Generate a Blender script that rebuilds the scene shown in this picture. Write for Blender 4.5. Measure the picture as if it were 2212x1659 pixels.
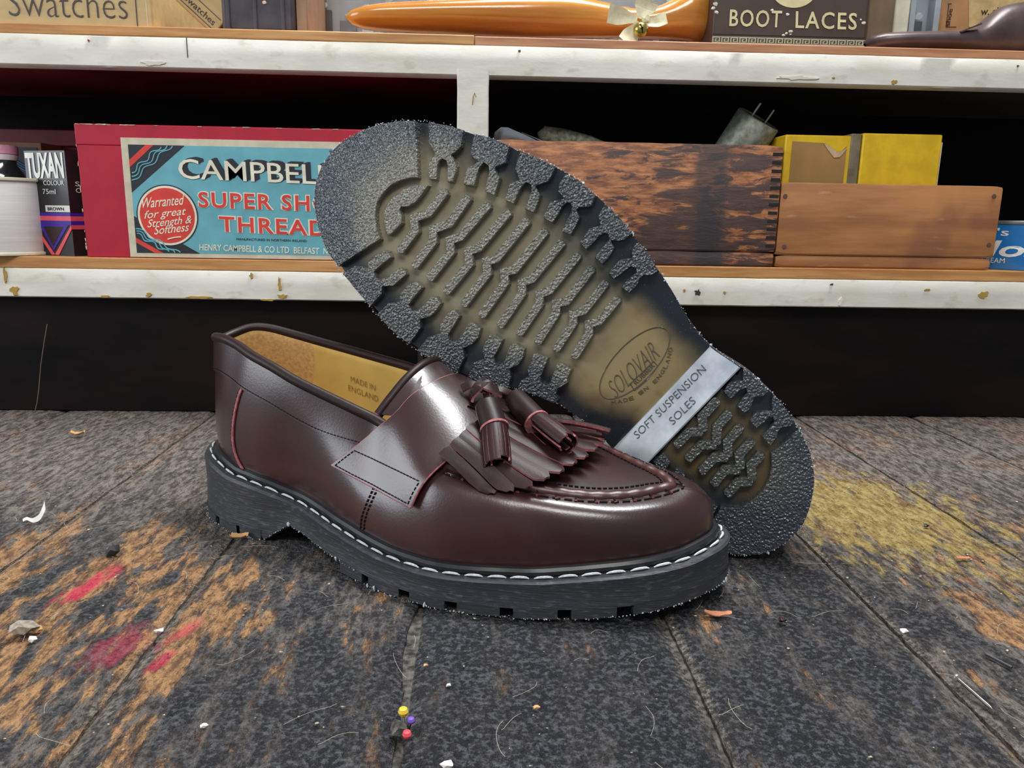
import bpy, bmesh, math, random, json
from mathutils import Vector, Matrix, noise
from mathutils.bvhtree import BVHTree
from mathutils.geometry import tessellate_polygon
random.seed(7)
for o in list(bpy.data.objects): bpy.data.objects.remove(o)
SC = bpy.context.scene
COL = SC.collection
# ---------------------------------------------------------------- camera
FPX, CX, CY = 1661.0, 1106.0, 829.5
_p, _y, _r = map(math.radians, (12.12, 2.37, .99))
FW = Vector((math.sin(_y)*math.cos(_p), math.cos(_y)*math.cos(_p), -math.sin(_p)))
RT = Vector((math.cos(_y), -math.sin(_y), 0))
UP = RT.cross(FW)
CR = RT*math.cos(_r)+UP*math.sin(_r)
CU = UP*math.cos(_r)-RT*math.sin(_r)
CAM = Vector((0, 0, .172))
cd = bpy.data.cameras.new('camera'); cam = bpy.data.objects.new('camera', cd); COL.objects.link(cam)
mw = Matrix((CR, CU, -FW)).transposed().to_4x4(); mw.translation = CAM
cam.matrix_world = mw
cd.sensor_width = 36; cd.lens = 36*FPX/2212; cd.clip_start = .01; cd.clip_end = 50
SC.camera = cam
# ---------------------------------------------------------------- world, lights, exposure
w = bpy.data.worlds.new('room'); SC.world = w; w.use_nodes = True
w.node_tree.nodes['Background'].inputs[0].default_value = (.80, .88, 1, 1)
w.node_tree.nodes['Background'].inputs[1].default_value = .22
def area(name, loc, target, sx, sy, power, col=(1, 1, 1)):
    l = bpy.data.lights.new(name, 'AREA'); l.shape = 'RECTANGLE'; l.size = sx; l.size_y = sy
    l.energy = power; l.color = col
    o = bpy.data.objects.new(name, l); COL.objects.link(o); o.location = loc
    o.rotation_euler = (Vector(target)-Vector(loc)).to_track_quat('-Z', 'Y').to_euler()
    return o
area('overhead_lamp', (.25, .70, 1.60), (.0, .42, 0), .9, .30, 30, (.97, .985, 1))
area('front_lamp', (-.10, -.85, 1.45), (0, .5, .1), 1.0, .40, 16, (1, .985, .96))
area('window_light', (-1.5, .1, .55), (0, .42, .08), .9, .7, 9, (.88, .94, 1))
SC.view_settings.view_transform = 'Standard'; SC.view_settings.look = 'None'
SC.view_settings.exposure = 0.30; SC.view_settings.gamma = 1
SC.view_settings.use_curve_mapping = False
# ---------------------------------------------------------------- helpers
def at(px, py, Y):
    d = CR*((px-CX)/FPX)-CU*((py-CY)/FPX)+FW
    return CAM+d*((Y-CAM.y)/d.y)
def ground(px, py, z=0):
    d = CR*((px-CX)/FPX)-CU*((py-CY)/FPX)+FW
    return CAM+d*((z-CAM.z)/d.z)
def srgb(r, g, b):
    f = lambda c: (c/255/12.92) if c/255 <= .04045 else ((c/255+.055)/1.055)**2.4
    return (f(r), f(g), f(b), 1)
class NT:
    def __init__(s, name):
        s.m = bpy.data.materials.new(name); s.m.use_nodes = True; s.t = s.m.node_tree
        s.b = s.t.nodes['Principled BSDF']; s._c = {}
    def n(s, typ, **kw):
        nd = s.t.nodes.new(typ)
        for k, v in kw.items():
            if k.startswith('i_'):
                key = k[2:]; key = int(key) if key.isdigit() else key.replace('_', ' ')
                s.put(nd.inputs[key], v)
            else: setattr(nd, k, v)
        return nd
    def put(s, inp, v):
        if isinstance(v, bpy.types.NodeSocket): s.t.links.new(v, inp)
        elif isinstance(v, bpy.types.Node): s.t.links.new(v.outputs[0], inp)
        else: inp.default_value = v
    def coord(s, kind='Object', scale=(1, 1, 1), loc=(0, 0, 0), rot=(0, 0, 0)):
        if 'tc' not in s._c: s._c['tc'] = s.n('ShaderNodeTexCoord')
        mp = s.n('ShaderNodeMapping'); s.t.links.new(s._c['tc'].outputs[kind], mp.inputs[0])
        mp.inputs[1].default_value = loc; mp.inputs[2].default_value = rot; mp.inputs[3].default_value = scale
        return mp.outputs[0]
    def noise(s, scale, detail=4, rough=.55, dist=0, stretch=(1, 1, 1), loc=(0, 0, 0), rot=(0, 0, 0)):
        nd = s.n('ShaderNodeTexNoise'); s.put(nd.inputs['Vector'], s.coord(scale=stretch, loc=loc, rot=rot))
        nd.inputs['Scale'].default_value = scale; nd.inputs['Detail'].default_value = detail
        nd.inputs['Roughness'].default_value = rough; nd.inputs['Distortion'].default_value = dist
        return nd.outputs[0]
    def ramp(s, v, a, b):      # smooth threshold a..b -> 0..1
        nd = s.n('ShaderNodeMapRange', interpolation_type='SMOOTHSTEP'); s.put(nd.inputs[0], v)
        nd.inputs[1].default_value = a; nd.inputs[2].default_value = b; return nd.outputs[0]
    def math(s, op, a, b=0.0, c=0.0):
        nd = s.n('ShaderNodeMath', operation=op); s.put(nd.inputs[0], a); s.put(nd.inputs[1], b); s.put(nd.inputs[2], c); return nd.outputs[0]
    def mix(s, f, a, b):
        nd = s.n('ShaderNodeMix', data_type='RGBA'); s.put(nd.inputs[0], f); s.put(nd.inputs[6], a); s.put(nd.inputs[7], b); return nd.outputs[2]
    def ellipse(s, cx, cy, rx, ry, rot=0, z=None):   # 0 at centre, 1 on the rim (object xy, metres)
        r = math.radians(rot)
        sx = s.n('ShaderNodeSeparateXYZ'); s.put(sx.inputs[0], s.coord())
        x = s.math('SUBTRACT', sx.outputs[0], cx); y = s.math('SUBTRACT', sx.outputs[1], cy)
        a = s.math('ADD', s.math('MULTIPLY', x, math.cos(r)/rx), s.math('MULTIPLY', y, math.sin(r)/rx))
        b = s.math('ADD', s.math('MULTIPLY', x, -math.sin(r)/ry), s.math('MULTIPLY', y, math.cos(r)/ry))
        return s.math('SQRT', s.math('ADD', s.math('MULTIPLY', a, a), s.math('MULTIPLY', b, b)))
    def fin(s, col=None, rough=.5, metal=0, bump=None, bstr=.3, bdist=.001, coat=0, crough=.1, spec=None, **kw):
        if col is not None: s.put(s.b.inputs['Base Color'], col)
        s.put(s.b.inputs['Roughness'], rough); s.put(s.b.inputs['Metallic'], metal)
        s.put(s.b.inputs['Coat Weight'], coat); s.b.inputs['Coat Roughness'].default_value = crough
        if spec is not None: s.b.inputs['Specular IOR Level'].default_value = spec
        if bump is not None:
            bn = s.n('ShaderNodeBump'); bn.inputs['Strength'].default_value = bstr; bn.inputs['Distance'].default_value = bdist
            s.put(bn.inputs['Height'], bump); s.t.links.new(bn.outputs[0], s.b.inputs['Normal'])
            if coat: s.t.links.new(bn.outputs[0], s.b.inputs['Coat Normal'])
        return s.m
def plain(name, c, rough=.5, metal=0, vary=.12, scale=60, stretch=(1, 1, 1), bstr=.0, coat=0, bdist=.0005, spec=None):
    t = NT(name); c = Vector(c[:3])
    n = t.noise(scale, 4, stretch=stretch)
    col = t.mix(t.ramp(n, .3, .7), (*(c*(1-vary)), 1), (*(c*(1+vary)), 1))
    return t.fin(col, rough, metal, bump=n if bstr else None, bstr=bstr, bdist=bdist, coat=coat, spec=spec)
def tag(o, label=None, cat=None, group=None, kind=None):
    if label: o['label'] = label
    if cat: o['category'] = cat
    if group: o['group'] = group
    if kind: o['kind'] = kind
    return o
def empty(name, loc=(0, 0, 0), rot=None, label=None, cat=None, group=None):
    o = bpy.data.objects.new(name, None); COL.objects.link(o); o.location = loc
    if rot: o.rotation_euler = rot
    o.empty_display_size = .01
    return tag(o, label, cat, group)
class MB:
    def __init__(s): s.v = []; s.f = []; s.mi = []
    def add(s, vs, fs, mi=0):
        k = len(s.v); s.v += [tuple(v) for v in vs]
        s.f += [tuple(i+k for i in f) for f in fs]; s.mi += [mi]*len(fs); return s
    def box(s, a, b, mi=0, M=None):
        vs = [Vector((x, y, z)) for z in (a[2], b[2]) for y in (a[1], b[1]) for x in (a[0], b[0])]
        if M: vs = [M @ v for v in vs]
        return s.add(vs, [(0, 2, 3, 1), (4, 5, 7, 6), (0, 1, 5, 4), (2, 6, 7, 3), (0, 4, 6, 2), (1, 3, 7, 5)], mi)
    def tube(s, pts, r, n=10, mi=0, closed=False, cap=True, flat=1.0):
        pts = [Vector(p) for p in pts]; N = len(pts); rr = r if isinstance(r, (list, tuple)) else [r]*N
        up = None; rings = []
        for i, p in enumerate(pts):
            a = pts[i-1] if (i or closed) else p; b = pts[(i+1) % N] if (i < N-1 or closed) else p
            t = (b-a).normalized()
            if up is None: up = t.orthogonal().normalized()
            up = (up-t*up.dot(t)).normalized(); sd = t.cross(up)
            rings.append([p+up*(math.cos(q*2*math.pi/n)*rr[i])+sd*(math.sin(q*2*math.pi/n)*rr[i]*flat) for q in range(n)])
        vs = [v for R_ in rings for v in R_]; fs = []
        for i in range(N if closed else N-1):
            j = (i+1) % N
            for q in range(n): fs.append((i*n+q, i*n+(q+1) % n, j*n+(q+1) % n, j*n+q))
        if cap and not closed: fs += [tuple(range(n))[::-1], tuple((N-1)*n+q for q in range(n))]
        return s.add(vs, fs, mi)
    def lathe(s, prof, n=32, M=None, mi=0, sx=1, sy=1):   # prof: (r, z) list
        vs = []
        for r, z in prof:
            for q in range(n):
                v = Vector((r*math.cos(q*2*math.pi/n)*sx, r*math.sin(q*2*math.pi/n)*sy, z)); vs.append(M @ v if M else v)
        fs = [(i*n+q, i*n+(q+1) % n, (i+1)*n+(q+1) % n, (i+1)*n+q) for i in range(len(prof)-1) for q in range(n)]
        fs += [tuple(range(n))[::-1], tuple((len(prof)-1)*n+q for q in range(n))]
        return s.add(vs, fs, mi)
    def grid(s, P, mi=0, flip=False):
        nu, nv = len(P), len(P[0]); vs = [p for r in P for p in r]
        fs = [(i*nv+j, (i+1)*nv+j, (i+1)*nv+j+1, i*nv+j+1) for i in range(nu-1) for j in range(nv-1)]
        if flip: fs = [f[::-1] for f in fs]
        return s.add(vs, fs, mi)
    def sheet(s, P, N, th, mt=0, me=1, mb=None):   # thick sheet over a grid, N offset directions
        nu, nv = len(P), len(P[0]); mb = mt if mb is None else mb
        Q = [[Vector(P[i][j])+Vector(N[i][j])*th for j in range(nv)] for i in range(nu)]
        s.grid(Q, mt); s.grid(P, mb, True)
        loop = [(i, 0) for i in range(nu)]+[(nu-1, j) for j in range(1, nv)]+[(i, nv-1) for i in range(nu-2, -1, -1)]+[(0, j) for j in range(nv-2, 0, -1)]
        vs = [P[i][j] for i, j in loop]+[Q[i][j] for i, j in loop]; n = len(loop)
        return s.add(vs, [(k, (k+1) % n, n+(k+1) % n, n+k) for k in range(n)], me)
    def blob(s, c, r, mi=0, seed=0, sq=(1, 1, 1), jit=.25):
        rnd = random.Random(seed); vs = []
        for k in range(14):
            z = 1-2*(k+.5)/14; a = k*2.4; q = math.sqrt(1-z*z); j = 1+rnd.uniform(-jit, jit)
            vs.append(Vector((math.cos(a)*q*sq[0], math.sin(a)*q*sq[1], z*sq[2]))*r*j+Vector(c))
        bm = bmesh.new(); V = [bm.verts.new(v) for v in vs]; bmesh.ops.convex_hull(bm, input=V)
        bm.verts.index_update(); vv = [tuple(v.co) for v in bm.verts]; ff = [tuple(x.index for x in f.verts) for f in bm.faces]; bm.free()
        return s.add(vv, ff, mi)
    def build(s, name, mats, parent=None, smooth=True, ang=35, fn=None, merge=False, bevel=0):
        me = bpy.data.meshes.new(name)
        me.from_pydata([tuple(fn(v)) for v in s.v] if fn else s.v, [], s.f)
        if not isinstance(mats, (list, tuple)): mats = [mats]
        for m in mats: me.materials.append(m)
        me.polygons.foreach_set('material_index', s.mi)
        bm = bmesh.new(); bm.from_mesh(me)
        if merge: bmesh.ops.remove_doubles(bm, verts=bm.verts, dist=1e-6)
        bmesh.ops.recalc_face_normals(bm, faces=bm.faces)
        bm.to_mesh(me); bm.free()
        if smooth:
            me.shade_smooth(); me.set_sharp_from_angle(angle=math.radians(ang))
        o = bpy.data.objects.new(name, me); COL.objects.link(o)
        if parent: o.parent = parent
        if bevel:
            b = o.modifiers.new('bevel', 'BEVEL'); b.width = bevel; b.segments = 2; b.limit_method = 'ANGLE'
        return o
def text_geo(txt, shear=0, bold=0, spacing=1, linesp=1, align='LEFT'):
    cu = bpy.data.curves.new('t', 'FONT'); cu.body = txt; cu.shear = shear; cu.offset = bold; cu.space_character = spacing
    cu.space_line = linesp; cu.align_x = align; cu.resolution_u = 3
    o = bpy.data.objects.new('t', cu); COL.objects.link(o)
    dg = bpy.context.evaluated_depsgraph_get()
    me = bpy.data.meshes.new_from_object(o.evaluated_get(dg))
    V = [v.co.copy() for v in me.vertices]; F_ = [tuple(p.vertices) for p in me.polygons]
    bpy.data.objects.remove(o); bpy.data.curves.remove(cu); bpy.data.meshes.remove(me)
    x0 = min(v.x for v in V); x1 = max(v.x for v in V); y0 = min(v.y for v in V); y1 = max(v.y for v in V)
    return [((v.x-x0)/(x1-x0), (v.y-y0)/(y1-y0)) for v in V], F_
def put_text(mb, txt, org, xv, yv, th=.0002, mi=0, **kw):
    V, F_ = text_geo(txt, **kw); org, xv, yv = Vector(org), Vector(xv), Vector(yv)
    nz = xv.cross(yv).normalized()*th; n = len(V)
    vs = [org+xv*a+yv*b for a, b in V]+[org+xv*a+yv*b+nz for a, b in V]
    edges = {}
    for f in F_:
        for i in range(len(f)):
            e = (f[i], f[(i+1) % len(f)]); edges[e] = edges.get(e, 0)+1
    fs = [tuple(i+n for i in f) for f in F_]+[f[::-1] for f in F_]
    fs += [(a, b, b+n, a+n) for (a, b) in edges if (b, a) not in edges]
    return mb.add(vs, fs, mi)
def poly_prism(mb, pts, org, xv, yv, th, mi=0):   # flat polygon in a frame, extruded by th
    org, xv, yv = Vector(org), Vector(xv), Vector(yv); nz = xv.cross(yv).normalized()*th
    n = len(pts); a = [org+xv*x+yv*y for x, y in pts]
    bm = bmesh.new(); V = [bm.verts.new(p) for p in a]; f = bm.faces.new(V); bmesh.ops.triangulate(bm, faces=[f])
    bm.verts.index_update(); tris = [tuple(v.index for v in f.verts) for f in bm.faces]; bm.free()
    return mb.add(a+[p+nz for p in a], [tuple(i+n for i in t) for t in tris]+[t[::-1] for t in tris]+[(i, (i+1) % n, (i+1) % n+n, i+n) for i in range(n)], mi)
def lerp(a, b, t): return a+(b-a)*t
def interp(x, xs, ys):
    if x <= xs[0]: return ys[0]
    for i in range(1, len(xs)):
        if x <= xs[i]: return lerp(ys[i-1], ys[i], (x-xs[i-1])/(xs[i]-xs[i-1]))
    return ys[-1]
def sstep(x, a, b):
    t = max(0, min(1, (x-a)/(b-a))); return t*t*(3-2*t)
def resample(P, n, smooth=True):
    P = [Vector(p) for p in P]
    if smooth and len(P) > 2:
        Q = []
        for i in range(len(P)-1):
            p0 = P[max(i-1, 0)]; p1 = P[i]; p2 = P[i+1]; p3 = P[min(i+2, len(P)-1)]
            for k in range(8):
                t = k/8
                Q.append(.5*((2*p1)+(p2-p0)*t+(2*p0-5*p1+4*p2-p3)*t*t+(3*p1-p0-3*p2+p3)*t**3))
        Q.append(P[-1]); P = Q
    L = [0]
    for a, b in zip(P, P[1:]): L.append(L[-1]+(b-a).length)
    out = []; j = 0
    for k in range(n):
        s = L[-1]*k/(n-1)
        while j < len(L)-2 and L[j+1] < s: j += 1
        d = L[j+1]-L[j]; out.append(P[j].lerp(P[j+1], (s-L[j])/d if d else 0))
    return out
# ---------------------------------------------------------------- shoe materials
def mat_leather(name, c=(.031, .0092, .0096), rg=.34, ct=.80, cr=.22):
    t = NT(name); n = t.noise(14, 3); f = t.noise(900, 3, .6)
    c = Vector(c)
    col = t.mix(t.ramp(n, .35, .7), (*(c*.72), 1), (*(c*1.45), 1))
    col = t.mix(t.math('MULTIPLY', t.ramp(t.noise(22, 2, loc=(3, 1, 2)), .58, .74), .5), col, (c.x*2.1, c.y*1.7, c.z*1.1, 1))
    return t.fin(col, rg, bump=f, bstr=.12, bdist=.0004, coat=ct, crough=cr)
LEA = mat_leather('burgundy_leather'); LEA3 = mat_leather('burnished_red_leather', (.060, .016, .014), .42, .35, .32); LEA2 = mat_leather('burgundy_leather_dark', (.020, .0055, .0060), .50, .10, .35)
LEA2.node_tree.nodes['Principled BSDF'].inputs['Specular IOR Level'].default_value = .28
PINK = plain('raw_leather_edge', srgb(160, 92, 96), .75, vary=.35, scale=400, bstr=.4)
LINING = plain('yellow_lining', srgb(205, 172, 96), .42, vary=.10, scale=40, bstr=.15)
SUEDE = plain('tan_suede', srgb(196, 156, 98), .9, vary=.15, scale=500, bstr=.6)
THREAD = plain('black_thread', (.012, .009, .010, 1), .85, spec=.15)
WHITETHR = plain('white_thread', srgb(205, 208, 210), .7, vary=.2, scale=900, bstr=.4)
DEBOSS = plain('debossed_mark', srgb(120, 88, 30), .6)
BURR = plain('torn_rubber', srgb(190, 197, 200), .6, vary=.2)
def mat_rubber(name, pebble):
    t = NT(name); sgn = 1
    warp = t.math('MULTIPLY', t.math('SUBTRACT', t.noise(30, 3), .5), .55)
    sx = t.n('ShaderNodeSeparateXYZ'); t.put(sx.inputs[0], t.coord())
    e1 = t.ellipse(.212, .001, .074, .038); e2 = t.ellipse(.128, .001, .055, .026); e3 = t.ellipse(.062, -.006, .047, .021)
    m = t.math('MINIMUM', t.math('MINIMUM', e1, e2), e3)
    m = t.ramp(t.math('ADD', m, warp), .72, 1.28); hl = t.ramp(sx.outputs[0], .10, .07)
    if pebble:
        inner, rim = t.mix(hl, (.19, .185, .145, 1), (.075, .080, .072, 1)), (.042, .050, .060, 1)
    else:
        br = t.ramp(t.noise(45, 3), .45, .7)
        fore = t.ramp(sx.outputs[0], .115, .15)
        inn = t.mix(br, (.275, .245, .155, 1), (.215, .18, .105, 1))
        inner2 = t.mix(br, (.34, .26, .12, 1), (.22, .13, .045, 1))
        inner, rim = t.mix(hl, t.mix(fore, inner2, inn), (.11, .080, .034, 1)), (.016, .020, .026, 1)
    col = t.mix(m, inner, rim)
    if pebble:
        v = t.n('ShaderNodeTexVoronoi', feature='SMOOTH_F1'); t.put(v.inputs['Vector'], t.coord(scale=(1, 1, 1)))
        wv = t.noise(700, 2)
        v.inputs['Scale'].default_value = 860; v.inputs['Smoothness'].default_value = .5
        h = t.math('ADD', t.math('MULTIPLY', v.outputs[0], -1.0), t.math('MULTIPLY', wv, 1.2))
        return t.fin(col, .27, bump=h, bstr=1.0, bdist=.0007, coat=.85, crough=.10)
    h = t.noise(160, 3)
    sp = t.ramp(t.noise(1500, 1), .74, .78)
    return t.fin(t.mix(sp, col, (.25, .25, .24, 1)), t.math('ADD', .20, t.math('MULTIPLY', t.noise(60, 3), .16)), bump=h, bstr=.12, bdist=.0005, coat=.3, crough=.15)
RUB = mat_rubber('clear_smoke_rubber', False); RUBP = mat_rubber('pebbled_smoke_rubber', True)
def mat_side():
    t = NT('sanded_rubber_edge')
    sx = t.n('ShaderNodeSeparateXYZ'); t.put(sx.inputs[0], t.coord())
    n1 = t.noise(60, 4, stretch=(1, 1, 30)); n2 = t.noise(700, 3, stretch=(.3, .3, 1))
    h = t.math('ADD', n1, t.math('MULTIPLY', n2, .5))
    col = t.mix(t.ramp(n2, .5, .85), (.034, .037, .043, 1), (.105, .112, .122, 1))
    return t.fin(col, .46, bump=h, bstr=.5, bdist=.0006)
SIDE = mat_side()
RAND = plain('black_welt', (.014, .015, .017, 1), .36, vary=.1, scale=200, bstr=.08)
BAND = NT('heel_band_painted_sheen')  # glossy rubber slope; the light it reflects is put into the pale grey
_n = BAND.noise(70, 4); BAND = BAND.fin(BAND.mix(BAND.ramp(_n, .35, .7), (.27, .30, .34, 1), (.42, .45, .49, 1)), .26, bump=_n, bstr=.15, bdist=.0006, coat=.8, crough=.2)
INK = plain('moulded_letter_rim', (.035, .037, .040, 1), .35)
CLEARLINE = plain('moulded_line', (.115, .098, .062, 1), .18, coat=1)
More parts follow.
